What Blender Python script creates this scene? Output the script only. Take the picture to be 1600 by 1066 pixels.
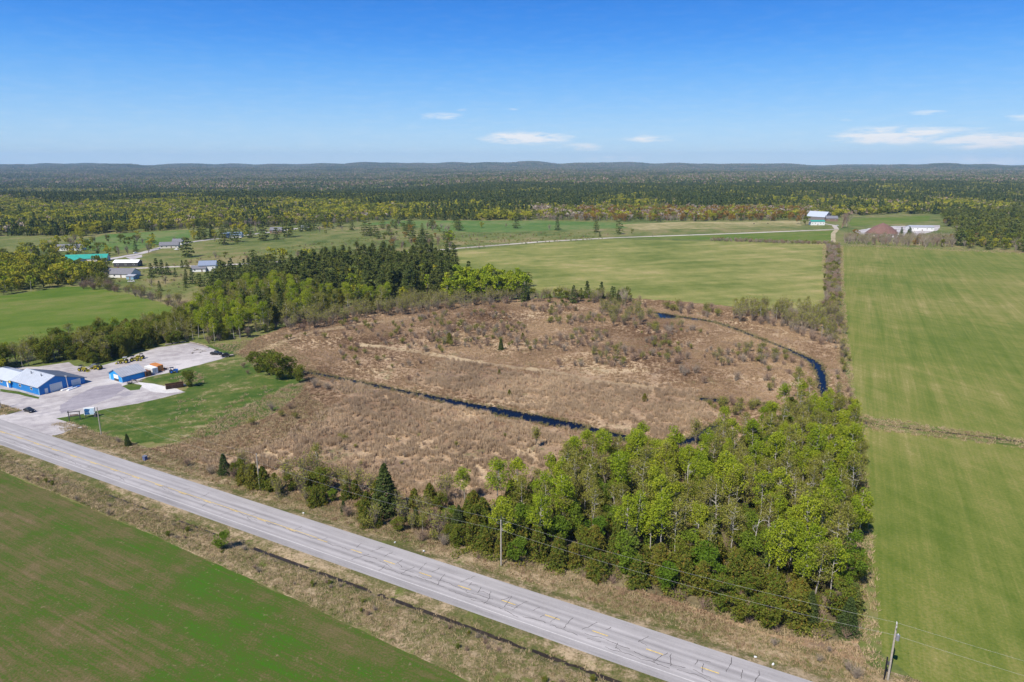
import bpy, math, random
import numpy as np
from mathutils import Vector, noise as mnoise
from mathutils.geometry import tessellate_polygon
R = math.radians
rng = np.random.default_rng(11); random.seed(11)
for o in list(bpy.data.objects): bpy.data.objects.remove(o)
scene = bpy.context.scene
COL = scene.collection

# ---------------------------------------------------------------- camera
CAM_H, PITCH, FPX = 85.0, R(14.5), 1067.0
cam = bpy.data.cameras.new('camera'); cam.lens = 24.0; cam.sensor_width = 36.0
cam.clip_start = 1.0; cam.clip_end = 60000.0
camo = bpy.data.objects.new('camera', cam); COL.objects.link(camo)
camo.location = (0, 0, CAM_H); camo.rotation_euler = (R(90) - PITCH, 0, 0)
scene.camera = camo

# ---------------------------------------------------------------- light
SUN_EL = R(50); SX, SY = -0.574, -0.819            # horizontal direction towards the sun
sl = bpy.data.lights.new('sun', 'SUN'); sl.energy = 5.0; sl.angle = R(0.53); sl.color = (1.0, 0.94, 0.85)
so = bpy.data.objects.new('sun', sl); COL.objects.link(so)
sd = Vector((SX * math.cos(SUN_EL), SY * math.cos(SUN_EL), math.sin(SUN_EL)))
so.rotation_euler = sd.to_track_quat('Z', 'Y').to_euler(); so.location = (0, 0, 200)

W = bpy.data.worlds.new('World'); scene.world = W; W.use_nodes = True
nt = W.node_tree; nt.nodes.clear()
def N(nt, t, **k):
    n = nt.nodes.new(t)
    for a, v in k.items(): setattr(n, a, v)
    return n
def L(nt, a, b): nt.links.new(a, b)
sky = N(nt, 'ShaderNodeTexSky'); sky.sky_type = 'NISHITA'; sky.sun_disc = False
sky.sun_elevation = SUN_EL; sky.sun_rotation = math.atan2(SX, SY)
sky.altitude = 100; sky.air_density = 1.0; sky.dust_density = 0.0; sky.ozone_density = 4.5
hs = N(nt, 'ShaderNodeHueSaturation'); hs.inputs['Hue'].default_value = .502; hs.inputs['Saturation'].default_value = 1.28; hs.inputs['Value'].default_value = 1.25
L(nt, sky.outputs[0], hs.inputs['Color'])
# small thin clouds low over the horizon: soft ellipses in direction space broken by noise
tc = N(nt, 'ShaderNodeTexCoord'); sep = N(nt, 'ShaderNodeSeparateXYZ'); L(nt, tc.outputs['Generated'], sep.inputs[0])
def M(nt, op, a, b=None, c=None, clamp=False):
    n = N(nt, 'ShaderNodeMath', operation=op); n.use_clamp = clamp
    for i, v in enumerate((a, b, c)):
        if v is None: continue
        if isinstance(v, (int, float)): n.inputs[i].default_value = v
        else: L(nt, v, n.inputs[i])
    return n.outputs[0]
az = M(nt, 'ARCTAN2', sep.outputs[0], sep.outputs[1]); el = M(nt, 'ARCSINE', sep.outputs[2])
cmb = N(nt, 'ShaderNodeCombineXYZ'); L(nt, M(nt, 'MULTIPLY', az, 14.0), cmb.inputs[0]); L(nt, M(nt, 'MULTIPLY', el, 75.0), cmb.inputs[1])
cn = N(nt, 'ShaderNodeTexNoise'); cn.inputs['Scale'].default_value = 2.2; cn.inputs['Detail'].default_value = 7; cn.inputs['Roughness'].default_value = .6
L(nt, cmb.outputs[0], cn.inputs['Vector'])
def pix_dir(px, py):
    u, v = (px - 800) / FPX, (py - 533) / FPX
    x, y, z = u, math.cos(PITCH) - v * math.sin(PITCH), -math.sin(PITCH) - v * math.cos(PITCH)
    l = math.sqrt(x*x + y*y + z*z); return math.atan2(x, y), math.asin(z / l)
mask = None
for px, py, wx, wy, amp in [(822, 216, 66, 9, 1.0), (905, 230, 40, 7, .55), (1015, 217, 40, 6, .6), (690, 182, 42, 6, .45), (722, 172, 14, 5, .3),
                            (1395, 212, 70, 11, 1.0), (1430, 203, 90, 5, .5), (1540, 220, 62, 10, 1.0), (1450, 176, 24, 4, .5), (1330, 187, 22, 4, .3),
                            (1595, 184, 20, 5, .5), (803, 171, 14, 3, .3), (1560, 252, 120, 10, .5), (960, 248, 70, 7, .35), (-260, 200, 120, 12, .9), (1950, 190, 140, 14, .9)]:
    a0, e0 = pix_dir(px, py); wa, we = wx / FPX, wy / FPX
    d = M(nt, 'ADD', M(nt, 'POWER', M(nt, 'ABSOLUTE', M(nt, 'MULTIPLY', M(nt, 'SUBTRACT', az, a0), 1 / wa)), 2.0),
          M(nt, 'POWER', M(nt, 'ABSOLUTE', M(nt, 'MULTIPLY', M(nt, 'SUBTRACT', el, e0), 1 / we)), 2.0))
    g = M(nt, 'MULTIPLY', M(nt, 'POWER', 2.718, M(nt, 'MULTIPLY', d, -1.1)), amp)
    mask = g if mask is None else M(nt, 'MAXIMUM', mask, g)
cm = M(nt, 'MULTIPLY', M(nt, 'SUBTRACT', M(nt, 'MULTIPLY', mask, M(nt, 'ADD', M(nt, 'MULTIPLY', cn.outputs[0], 3.4), -.85)), .16, clamp=True), 1.9, clamp=True)
hz = M(nt, 'MULTIPLY', M(nt, 'MULTIPLY', M(nt, 'SUBTRACT', cn.outputs[0], .45, clamp=True), .5),
       M(nt, 'POWER', 2.718, M(nt, 'MULTIPLY', M(nt, 'ABSOLUTE', el), -9.0)))       # faint high veil near the horizon
cm = M(nt, 'MAXIMUM', cm, hz)
er = N(nt, 'ShaderNodeValToRGB'); er.color_ramp.interpolation = 'B_SPLINE'; ee = er.color_ramp.elements
for p_, c_ in ((0, (.52, .72, .90)), (.018, (.42, .66, .92)), (.045, (.26, .54, .93)), (.075, (.120, .41, .93)), (.105, (.035, .27, .87)), (.15, (.012, .17, .70)), (.35, (.012, .10, .42)), (1, (.010, .065, .29))):
    q_ = ee[0] if p_ == 0 else (ee[len(ee) - 1] if p_ == 1 else ee.new(p_)); q_.position = p_; q_.color = (*c_, 1)
L(nt, M(nt, 'MULTIPLY', el, .6366, clamp=True), er.inputs[0])
es = N(nt, 'ShaderNodeVectorMath', operation='SCALE'); L(nt, er.outputs[0], es.inputs[0]); es.inputs['Scale'].default_value = 1 / (.12 * 1.283)
sm = N(nt, 'ShaderNodeMix', data_type='RGBA'); sm.inputs[0].default_value = .88; L(nt, hs.outputs[0], sm.inputs[6]); L(nt, es.outputs[0], sm.inputs[7])
mx = N(nt, 'ShaderNodeMix', data_type='RGBA'); L(nt, cm, mx.inputs[0]); L(nt, sm.outputs[2], mx.inputs[6]); mx.inputs[7].default_value = (6.3, 6.35, 6.4, 1)
bg = N(nt, 'ShaderNodeBackground'); bg.inputs[1].default_value = 0.12; L(nt, mx.outputs[2], bg.inputs[0])
wo = N(nt, 'ShaderNodeOutputWorld'); L(nt, bg.outputs[0], wo.inputs[0])
vs = scene.view_settings; vs.view_transform = 'Standard'; vs.look = 'None'; vs.exposure = 0.36; vs.gamma = 1.0; vs.use_curve_mapping = False
scene.render.engine = 'CYCLES'
cy = scene.cycles; cy.max_bounces = 6; cy.diffuse_bounces = 2; cy.glossy_bounces = 2; cy.transmission_bounces = 4; cy.transparent_max_bounces = 8; cy.volume_bounces = 0

# ---------------------------------------------------------------- coordinates
def G(px, py, h=0.0):                    # a point of the photograph (1600 wide) to the ground plane at height h, metres
    v = (py - 533) / FPX; u = (px - 800) / FPX
    z = (CAM_H - h) / (math.sin(PITCH) + v * math.cos(PITCH))
    return (u * z, z * (math.cos(PITCH) - v * math.sin(PITCH)))
def to_px(x, y, z=0.0):
    x = np.asarray(x, float); y = np.asarray(y, float); dz = CAM_H - z
    dep = y * math.cos(PITCH) + dz * math.sin(PITCH)
    return 800 + FPX * x / dep, 533 + FPX * (dz * math.cos(PITCH) - y * math.sin(PITCH)) / dep
RA = math.atan(.5415); RS = (math.cos(RA), -math.sin(RA)); RT = (math.sin(RA), math.cos(RA)); RO = (0.0, 118.1)
def ST(s, t): return (RO[0] + s * RS[0] + t * RT[0], RO[1] + s * RS[1] + t * RT[1])
def to_st(x, y):
    dx, dy = np.asarray(x) - RO[0], np.asarray(y) - RO[1]
    return dx * RS[0] + dy * RS[1], dx * RT[0] + dy * RT[1]
def P(*pts): return [ST(q[1], q[2]) if q[0] == 'st' else (G(*q)) for q in pts]
def inside(poly, x, y):
    x = np.asarray(x); y = np.asarray(y); r = np.zeros(x.shape, bool); n = len(poly)
    for i in range(n):
        x0, y0 = poly[i]; x1, y1 = poly[(i + 1) % n]
        if y0 == y1: continue
        c = ((y0 > y) != (y1 > y)) & (x < (x1 - x0) * (y - y0) / (y1 - y0) + x0); r ^= c
    return r
def ss(a, b, x):
    t = min(1, max(0, (x - a) / (b - a))); return t * t * (3 - 2 * t)
def terrain(x, y):
    r = math.hypot(x, y)
    if r < 1500 or y < 0: return 0.0
    k = ss(1500, 3200, r); az_ = x / max(y, 1)
    h = 9 * k * mnoise.noise((x / 1100, y / 900, 3.1)) + 5 * k * mnoise.noise((x / 420, y / 300, 7.7))
    h += -24 * ss(1700, 2500, y) * (1 - ss(5200, 8200, y)) * (1 - ss(-.22, -.02, az_))
    q = 0.5 + 0.5 * mnoise.noise((az_ * 7 + 1.5, 0.3, 1.1)); q2 = mnoise.noise((az_ * 22, r / 3000, 5.0))
    ridge = 12 + 56 * q + 44 * q2 + 62 * math.exp(-((az_ - 0.0) / .25) ** 2)
    h += ridge * ss(8200, 12500, r) * .97
    h += 26 * ss(5200, 7800, r) * (.5 + mnoise.noise((x / 1500, y / 1200, 9.0)))
    return h

# ---------------------------------------------------------------- materials
MATS = {}
def new_mat(name):
    m = bpy.data.materials.new(name); m.use_nodes = True; m.node_tree.nodes.clear(); MATS[name] = m; return m, m.node_tree
def flat(name, col, rough=.7, metal=0.0, var=.12, scale=2.0, spec=.3):
    if name in MATS: return MATS[name]
    m, t = new_mat(name)
    b = N(t, 'ShaderNodeBsdfPrincipled'); o = N(t, 'ShaderNodeOutputMaterial'); L(t, b.outputs[0], o.inputs[0])
    b.inputs['Roughness'].default_value = rough; b.inputs['Metallic'].default_value = metal; b.inputs['Specular IOR Level'].default_value = spec
    tcn = N(t, 'ShaderNodeTexCoord'); n1 = N(t, 'ShaderNodeTexNoise'); n1.inputs['Scale'].default_value = scale; n1.inputs['Detail'].default_value = 6
    L(t, tcn.outputs['Object'], n1.inputs['Vector'])
    mr = N(t, 'ShaderNodeMapRange'); mr.inputs[1].default_value = .3; mr.inputs[2].default_value = .7; mr.inputs[3].default_value = 1 - var; mr.inputs[4].default_value = 1 + var
    L(t, n1.outputs[0], mr.inputs[0])
    vm = N(t, 'ShaderNodeVectorMath', operation='SCALE'); vm.inputs[0].default_value = col[:3]; L(t, mr.outputs[0], vm.inputs['Scale'])
    L(t, vm.outputs[0], b.inputs['Base Color'])
    return m
def ribbed(name, col, rot=0.0, pitch=.9, rough=.5, metal=0.0, depth=.35, var=.1):       # ribbed metal cladding or roofing
    m = flat(name, col, rough, metal, var, .5); t = m.node_tree
    b = next(n for n in t.nodes if n.type == 'BSDF_PRINCIPLED')
    tcn = N(t, 'ShaderNodeTexCoord'); mp = N(t, 'ShaderNodeMapping'); mp.inputs['Rotation'].default_value = (0, 0, rot)
    L(t, tcn.outputs['Object'], mp.inputs[0])
    w = N(t, 'ShaderNodeTexWave'); w.inputs['Scale'].default_value = 1 / pitch * .5; L(t, mp.outputs[0], w.inputs[0])
    bm_ = N(t, 'ShaderNodeBump'); bm_.inputs['Strength'].default_value = depth; bm_.inputs['Distance'].default_value = .05
    L(t, w.outputs[1], bm_.inputs['Height']); L(t, bm_.outputs[0], b.inputs['Normal'])
    return m
def ramp(t, stops):
    r = N(t, 'ShaderNodeValToRGB'); e = r.color_ramp.elements
    while len(e) < len(stops): e.new(.5)
    for i, (p, c) in enumerate(stops): e[i].position = p; e[i].color = (*c, 1)
    return r
def ground_mat(name, stops, scales=((.012, .5), (.09, .35), (1.2, .25)), stretch=None, spots=None, bump=.25, bump_scale=2.0, contrast=1.9, rough=.95):
    m, t = new_mat(name)
    g = N(t, 'ShaderNodeTexCoord'); b = N(t, 'ShaderNodeBsdfPrincipled'); o = N(t, 'ShaderNodeOutputMaterial'); L(t, b.outputs[0], o.inputs[0])
    b.inputs['Roughness'].default_value = rough; b.inputs['Specular IOR Level'].default_value = .1
    acc = None; tot = 0
    def nz(scale, rot=None, sc=None, det=5, rgh=.62, dist=0):
        n1 = N(t, 'ShaderNodeTexNoise'); n1.inputs['Scale'].default_value = scale; n1.inputs['Detail'].default_value = det; n1.inputs['Roughness'].default_value = rgh; n1.inputs['Distortion'].default_value = dist
        if sc:
            mp = N(t, 'ShaderNodeMapping'); mp.vector_type = 'TEXTURE'; mp.inputs['Rotation'].default_value = (0, 0, rot); mp.inputs['Scale'].default_value = (sc, 1, 1)
            L(t, g.outputs['Object'], mp.inputs[0]); L(t, mp.outputs[0], n1.inputs['Vector'])
        else: L(t, g.outputs['Object'], n1.inputs['Vector'])
        return n1.outputs[0]
    items = [(nz(s, det=4), w) for s, w in scales]
    for rot, sc, scale, w in (stretch or []): items.append((nz(scale, rot, sc, det=4, dist=.4), w))
    for v, w in items:
        q = M(t, 'MULTIPLY', v, w); acc = q if acc is None else M(t, 'ADD', acc, q); tot += w
    f = M(t, 'ADD', M(t, 'MULTIPLY', M(t, 'SUBTRACT', M(t, 'MULTIPLY', acc, 1 / tot), .5), contrast * 4.0), .5, clamp=True)
    r = ramp(t, stops); L(t, f, r.inputs[0]); colr = r.outputs[0]
    if spots:
        for scale, lo, hi, c in spots:
            k = N(t, 'ShaderNodeMapRange'); k.inputs[1].default_value = lo; k.inputs[2].default_value = hi; L(t, nz(scale, det=6, rgh=.7), k.inputs[0])
            mxn = N(t, 'ShaderNodeMix', data_type='RGBA'); L(t, k.outputs[0], mxn.inputs[0]); L(t, colr, mxn.inputs[6]); mxn.inputs[7].default_value = (*c, 1); colr = mxn.outputs[2]
    L(t, colr, b.inputs['Base Color'])
    if bump:
        bn = N(t, 'ShaderNodeBump'); bn.inputs['Strength'].default_value = bump; bn.inputs['Distance'].default_value = .25
        L(t, nz(bump_scale, det=5, rgh=.75), bn.inputs['Height']); L(t, bn.outputs[0], b.inputs['Normal'])
    return m
def leaf_mat(name, ca, cb, trans=.25, patch=None, cc=None):
    """foliage: two natural leaf colours mixed per plant, a third showing through in clumps"""
    m, t = new_mat(name)
    oi = N(t, 'ShaderNodeObjectInfo'); g = N(t, 'ShaderNodeNewGeometry')
    n1 = N(t, 'ShaderNodeTexNoise'); n1.inputs['Scale'].default_value = .7; n1.inputs['Detail'].default_value = 3
    L(t, g.outputs['Position'], n1.inputs['Vector'])
    f = M(t, 'ADD', M(t, 'MULTIPLY', oi.outputs['Random'], .75), M(t, 'MULTIPLY', M(t, 'SUBTRACT', n1.outputs[0], .5), 1.1), clamp=True)
    if patch:
        n2 = N(t, 'ShaderNodeTexNoise'); n2.inputs['Scale'].default_value = patch; n2.inputs['Detail'].default_value = 4; L(t, oi.outputs['Location'], n2.inputs['Vector'])
        f = M(t, 'ADD', M(t, 'MULTIPLY', f, .45), M(t, 'ADD', M(t, 'MULTIPLY', M(t, 'SUBTRACT', n2.outputs[0], .5), 3.0), .28), clamp=True)
    mxn = N(t, 'ShaderNodeMix', data_type='RGBA'); L(t, f, mxn.inputs[0]); mxn.inputs[6].default_value = (*ca, 1); mxn.inputs[7].default_value = (*cb, 1)
    c = mxn.outputs[2]
    if cc:
        n3 = N(t, 'ShaderNodeTexNoise'); n3.inputs['Scale'].default_value = 1.7; n3.inputs['Detail'].default_value = 2; L(t, g.outputs['Position'], n3.inputs['Vector'])
        k = N(t, 'ShaderNodeMapRange'); k.inputs[1].default_value = .52; k.inputs[2].default_value = .68; L(t, n3.outputs[0], k.inputs[0])
        m2 = N(t, 'ShaderNodeMix', data_type='RGBA'); L(t, k.outputs[0], m2.inputs[0]); L(t, c, m2.inputs[6]); m2.inputs[7].default_value = (*cc, 1); c = m2.outputs[2]
    d = N(t, 'ShaderNodeBsdfDiffuse'); tr = N(t, 'ShaderNodeBsdfTranslucent'); L(t, c, d.inputs[0]); L(t, c, tr.inputs[0])
    ms = N(t, 'ShaderNodeMixShader'); ms.inputs[0].default_value = trans; L(t, d.outputs[0], ms.inputs[1]); L(t, tr.outputs[0], ms.inputs[2])
    o = N(t, 'ShaderNodeOutputMaterial'); L(t, ms.outputs[0], o.inputs[0]); return m

LF = dict(
 lime=leaf_mat('lime_leaf', (.23, .31, .020), (.44, .46, .04), .32, cc=(.13, .19, .018)),
 bud=leaf_mat('bud_leaf', (.24, .25, .045), (.33, .32, .06), .3, cc=(.17, .12, .06)),
 yellow=leaf_mat('yellow_leaf', (.32, .33, .03), (.42, .36, .035), .3),
 olive=leaf_mat('olive_leaf', (.12, .17, .022), (.19, .21, .028), .28, cc=(.19, .12, .03)),
 orange=leaf_mat('orange_leaf', (.30, .19, .03), (.25, .14, .04), .28),
 cedar=leaf_mat('cedar_leaf', (.105, .145, .022), (.20, .185, .03), .18, cc=(.22, .145, .032)),
 spruce=leaf_mat('spruce_leaf', (.060, .092, .028), (.095, .115, .030), .14),
 pine=leaf_mat('pine_leaf', (.095, .135, .035), (.16, .175, .042), .18, cc=(.19, .17, .05)),
 green=leaf_mat('green_leaf', (.11, .19, .018), (.20, .26, .03), .3),
)
TW = dict(
 grey=leaf_mat('grey_twig', (.27, .22, .175), (.37, .31, .24), 0),
 brown=leaf_mat('brown_twig', (.26, .18, .135), (.34, .25, .18), 0),
 pale=leaf_mat('pale_twig', (.30, .26, .20), (.36, .31, .25), 0),
 sage=leaf_mat('sage_twig', (.17, .17, .085), (.22, .20, .10), 0.1),
)
BK = dict(white=flat('birch_bark', (.40, .37, .32), .8, var=.25, scale=3), brown=flat('brown_bark', (.13, .10, .075), .9, var=.3), grey=flat('grey_bark', (.26, .23, .20), .9, var=.3))

# ---------------------------------------------------------------- mesh helpers
def mesh_from(name, v, f, mats, mi=None, smooth=False):
    me = bpy.data.meshes.new(name); me.from_pydata([tuple(map(float, p)) for p in v], [], [tuple(q) for q in f])
    for m in mats: me.materials.append(m)
    if mi is not None: me.polygons.foreach_set('material_index', np.asarray(mi, np.int32))
    if smooth: me.polygons.foreach_set('use_smooth', np.ones(len(f), bool))
    me.update(); return me
def soup(name, v, k, mats, mi=None):     # v (n*k,3): n separate polygons of k corners
    v = np.asarray(v, np.float32).reshape(-1, 3); n = len(v) // k
    me = bpy.data.meshes.new(name); me.vertices.add(n * k); me.vertices.foreach_set('co', v.ravel())
    me.loops.add(n * k); me.loops.foreach_set('vertex_index', np.arange(n * k, dtype=np.int32))
    me.polygons.add(n); me.polygons.foreach_set('loop_start', np.arange(0, n * k, k, dtype=np.int32))
    for m in mats: me.materials.append(m)
    if mi is not None: me.polygons.foreach_set('material_index', np.asarray(mi, np.int32))
    me.update(); me.validate(); return me
class MB:
    def __init__(s): s.v = []; s.f = []; s.m = []
    def add(s, v, f, m=0):
        o = len(s.v); s.v += [tuple(map(float, p)) for p in v]; s.f += [tuple(i + o for i in q) for q in f]; s.m += [m] * len(f); return s
    def box(s, x0, y0, z0, x1, y1, z1, m=0):
        v = [(x0,y0,z0),(x1,y0,z0),(x1,y1,z0),(x0,y1,z0),(x0,y0,z1),(x1,y0,z1),(x1,y1,z1),(x0,y1,z1)]
        return s.add(v, [(0,3,2,1),(4,5,6,7),(0,1,5,4),(1,2,6,5),(2,3,7,6),(3,0,4,7)], m)
    def tube(s, path, rad, n=6, m=0, cap=True):
        path = [np.array(p, float) for p in path]; k = len(path)
        if isinstance(rad, (int, float)): rad = [rad] * k
        vs_ = []
        for i, p in enumerate(path):
            d = path[min(i + 1, k - 1)] - path[max(i - 1, 0)]; d /= (np.linalg.norm(d) + 1e-9)
            a = np.cross(d, (0, 0, 1) if abs(d[2]) < .9 else (1, 0, 0)); a /= np.linalg.norm(a); b = np.cross(d, a)
            vs_ += [p + rad[i] * (math.cos(2 * math.pi * j / n) * a + math.sin(2 * math.pi * j / n) * b) for j in range(n)]
        fs = [(i * n + j, i * n + (j + 1) % n, (i + 1) * n + (j + 1) % n, (i + 1) * n + j) for i in range(k - 1) for j in range(n)]
        if cap: fs += [tuple(range(n))[::-1], tuple(range((k - 1) * n, k * n))]
        return s.add(vs_, fs, m)
    def prism(s, prof, axis, a, b, m=0):          # profile in the other two axes, extruded along axis
        n = len(prof)
        def pt(q, w): return (w, q[0], q[1]) if axis == 'x' else ((q[0], w, q[1]) if axis == 'y' else (q[0], q[1], w))
        v = [pt(q, a) for q in prof] + [pt(q, b) for q in prof]
        return s.add(v, [tuple(range(n))[::-1], tuple(range(n, 2 * n))] + [(i, (i + 1) % n, n + (i + 1) % n, n + i) for i in range(n)], m)
    def mesh(s, name, mats, smooth=False): return mesh_from(name, s.v, s.f, mats if isinstance(mats, (list, tuple)) else [mats], s.m, smooth)
    def build(s, name, mats, parent=None, smooth=False): return link(name, s.mesh(name, mats, smooth), parent)
def link(name, data, parent=None):
    o = bpy.data.objects.new(name, data); COL.objects.link(o); o.parent = parent; return o
def tag(o, label=None, cat=None, group=None, kind=None):
    if label: o['label'] = label
    if cat: o['category'] = cat
    if group: o['group'] = group
    if kind: o['kind'] = kind
    return o
def thing(name, label, cat, loc, rz=0, group=None):
    o = link(name, None); o.location = loc; o.rotation_euler = (0, 0, rz); return tag(o, label, cat, group)
def copy_tree(o, parent=None):
    c = o.copy(); COL.objects.link(c); c.parent = parent
    for ch in list(o.children): copy_tree(ch, c)
    return c

# ---------------------------------------------------------------- the ground
def jitter(poly, step, amp, seed=0):
    out = []; n = len(poly)
    for i in range(n):
        a, b = poly[i], poly[(i + 1) % n]; d = math.hypot(b[0] - a[0], b[1] - a[1]); k = max(1, int(d / step))
        for j in range(k):
            x = a[0] + (b[0] - a[0]) * j / k; y = a[1] + (b[1] - a[1]) * j / k
            q = mnoise.noise((x / 9, y / 9, seed)) + .6 * mnoise.noise((x / 3, y / 3, seed + 4)) + .35 * mnoise.noise((x, y, seed + 8))
            q2 = mnoise.noise((x / 9, y / 9, seed + 50)) + .6 * mnoise.noise((x / 3, y / 3, seed + 54))
            out.append((x + amp * q, y + amp * q2))
    return out
def sheet(name, poly, z, mat, step=2.0, amp=.8, seed=0, kind='structure'):
    pts = jitter(poly, step, amp, seed) if amp else poly
    tr = tessellate_polygon([[Vector((x, y, 0)) for x, y in pts]])
    f = []
    for q in tr:
        a, b, c = (pts[i] for i in q)
        f.append(tuple(q) if (b[0]-a[0])*(c[1]-a[1]) - (b[1]-a[1])*(c[0]-a[0]) > 0 else (q[0], q[2], q[1]))
    return tag(link(name, mesh_from(name, [(x, y, z) for x, y in pts], f, [mat])), kind=kind)
def ribbon(name, pts, w, z, mat, kind='structure', wob=0):
    v = []; f = []
    pp = []
    for i in range(len(pts) - 1):
        k = max(1, int(math.dist(pts[i], pts[i + 1]) / 6))
        pp += [(pts[i][0] + (pts[i + 1][0] - pts[i][0]) * j / k, pts[i][1] + (pts[i + 1][1] - pts[i][1]) * j / k) for j in range(k)]
    pp.append(pts[-1])
    for i, p in enumerate(pp):
        a, b = pp[max(i - 1, 0)], pp[min(i + 1, len(pp) - 1)]; dx, dy = b[0] - a[0], b[1] - a[1]; l = math.hypot(dx, dy) or 1
        ww = w * (1 + wob * mnoise.noise((p[0] / 7, p[1] / 7, 1))) / 2
        v += [(p[0] - dy / l * ww, p[1] + dx / l * ww, z), (p[0] + dy / l * ww, p[1] - dx / l * ww, z)]
        if i: f.append((2 * i - 2, 2 * i - 1, 2 * i + 1, 2 * i))
    return tag(link(name, mesh_from(name, v, f, [mat])), kind=kind)

ROWR = R(64)     # the crop rows and fence lines run this way
m_ground = ground_mat('rough_pasture', [(0, (.075, .105, .024)), (.45, (.135, .155, .042)), (.75, (.18, .17, .06)), (1, (.23, .19, .085))], scales=((.006, .4), (.04, .35), (.4, .25)), stretch=[(R(70), 4, .06, .2)], bump=.3)
m_marsh = ground_mat('marsh_litter', [(0, (.18, .115, .068)), (.4, (.28, .19, .115)), (.75, (.39, .275, .17)), (1, (.50, .38, .23))], scales=((.02, .5), (.09, .35), (1.4, .3)), spots=[(.045, .54, .62, (.19, .13, .085)), (.07, .58, .66, (.15, .14, .06))], bump=.6, bump_scale=1.5)
m_floor = ground_mat('wood_floor', [(0, (.09, .075, .04)), (.5, (.16, .13, .07)), (1, (.25, .20, .11))], spots=[(.2, .55, .65, (.09, .11, .03))], bump=.5)
m_verge = ground_mat('verge_grass', [(0, (.085, .095, .028)), (.4, (.15, .13, .055)), (.7, (.26, .20, .115)), (1, (.38, .29, .18))], scales=((.05, .35), (.35, .35), (2.2, .3)), stretch=[(-RA, 5, .3, .35)], spots=[(.16, .57, .66, (.12, .135, .035))], bump=.7, bump_scale=2.5)
m_fieldL = ground_mat('young_crop', [(0, (.17, .12, .065)), (.34, (.108, .096, .034)), (.58, (.062, .094, .014)), (1, (.040, .130, .005))], scales=((.028, .55), (.16, .30), (2.4, .44)), stretch=[(-RA + R(4), 14, .25, .30), (-RA - R(2), 34, 1.4, .34)], spots=[(.8, .60, .70, (.20, .155, .085))], bump=.35, bump_scale=2.5, contrast=1.3)
m_fieldR = ground_mat('hay_field', [(0, (.088, .128, .018)), (.42, (.140, .163, .032)), (.78, (.205, .195, .055)), (1, (.28, .24, .09))], scales=((.011, .42), (.08, .22), (1.6, .34)), stretch=[(ROWR, 26, .22, .30), (R(112), 14, .3, .20), (ROWR, 50, 1.1, .22)], bump=.3, contrast=1.5)
m_fieldC = ground_mat('pale_pasture', [(0, (.11, .14, .027)), (.4, (.175, .19, .048)), (.75, (.25, .235, .075)), (1, (.32, .27, .11))], scales=((.010, .45), (.07, .25), (.7, .15)), stretch=[(R(20), 9, .05, .28)], bump=.3, contrast=1.5)
m_fieldW = ground_mat('spring_field', [(0, (.07, .125, .012)), (.5, (.105, .15, .020)), (1, (.165, .17, .045))], scales=((.012, .45), (.08, .25), (.9, .15)), stretch=[(R(30), 9, .08, .3)], bump=.3, contrast=1.5)
m_bluefield = ground_mat('far_green_field', [(0, (.07, .135, .026)), (.6, (.105, .165, .038)), (1, (.16, .18, .06))], bump=0)
m_straw = ground_mat('far_straw_field', [(0, (.16, .17, .05)), (.5, (.25, .22, .09)), (1, (.36, .30, .15))], bump=0)
m_lawn = ground_mat('lawn', [(0, (.040, .082, .012)), (.45, (.066, .108, .018)), (.8, (.12, .13, .034)), (1, (.26, .22, .11))], scales=((.05, .4), (.3, .3), (1.5, .25)), stretch=[(R(25), 7, .3, .25)], spots=[(.12, .58, .68, (.20, .18, .08))], bump=.35, contrast=1.5)
m_gravel = ground_mat('gravel', [(0, (.31, .28, .275)), (.4, (.40, .37, .355)), (1, (.52, .485, .46))], scales=((.03, .6), (.3, .3), (3, .25)), stretch=[(R(35), 12, .35, .3)], spots=[(.045, .55, .64, (.27, .25, .265))], bump=.3)
m_gravel2 = ground_mat('pale_gravel', [(0, (.46, .44, .42)), (1, (.62, .60, .57))], bump=.2)
m_water = None
def water():
    m, t = new_mat('creek_water'); b = N(t, 'ShaderNodeBsdfPrincipled'); o = N(t, 'ShaderNodeOutputMaterial'); L(t, b.outputs[0], o.inputs[0])
    b.inputs['Base Color'].default_value = (.003, .006, .017, 1); b.inputs['Roughness'].default_value = .06; b.inputs['IOR'].default_value = 1.33; b.inputs['Specular IOR Level'].default_value = .08
    g = N(t, 'ShaderNodeTexCoord'); n1 = N(t, 'ShaderNodeTexNoise'); n1.inputs['Scale'].default_value = .8; n1.inputs['Detail'].default_value = 3; L(t, g.outputs['Object'], n1.inputs['Vector'])
    bn = N(t, 'ShaderNodeBump'); bn.inputs['Strength'].default_value = .10; bn.inputs['Distance'].default_value = .1; L(t, n1.outputs[0], bn.inputs['Height']); L(t, bn.outputs[0], b.inputs['Normal']); return m
m_water = water()

def build_ground():
    v = []; f = []; rad = [0.0]; r = 60.0
    while r < 16500: rad.append(r); r *= 1.033
    A = 288
    v.append((0, 0, 0))
    for r in rad[1:]:
        for j in range(A):
            a = 2 * math.pi * j / A; x, y = r * math.sin(a), r * math.cos(a)
            v.append((x, y, terrain(x, y)))
    for j in range(A): f.append((0, 1 + (j + 1) % A, 1 + j))
    for i in range(len(rad) - 2):
        o = 1 + i * A
        for j in range(A): f.append((o + j, o + (j + 1) % A, o + A + (j + 1) % A, o + A + j))
    me = mesh_from('ground', v, f, [m_ground], smooth=True)
    tag(link('ground', me), kind='structure')
build_ground()

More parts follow.
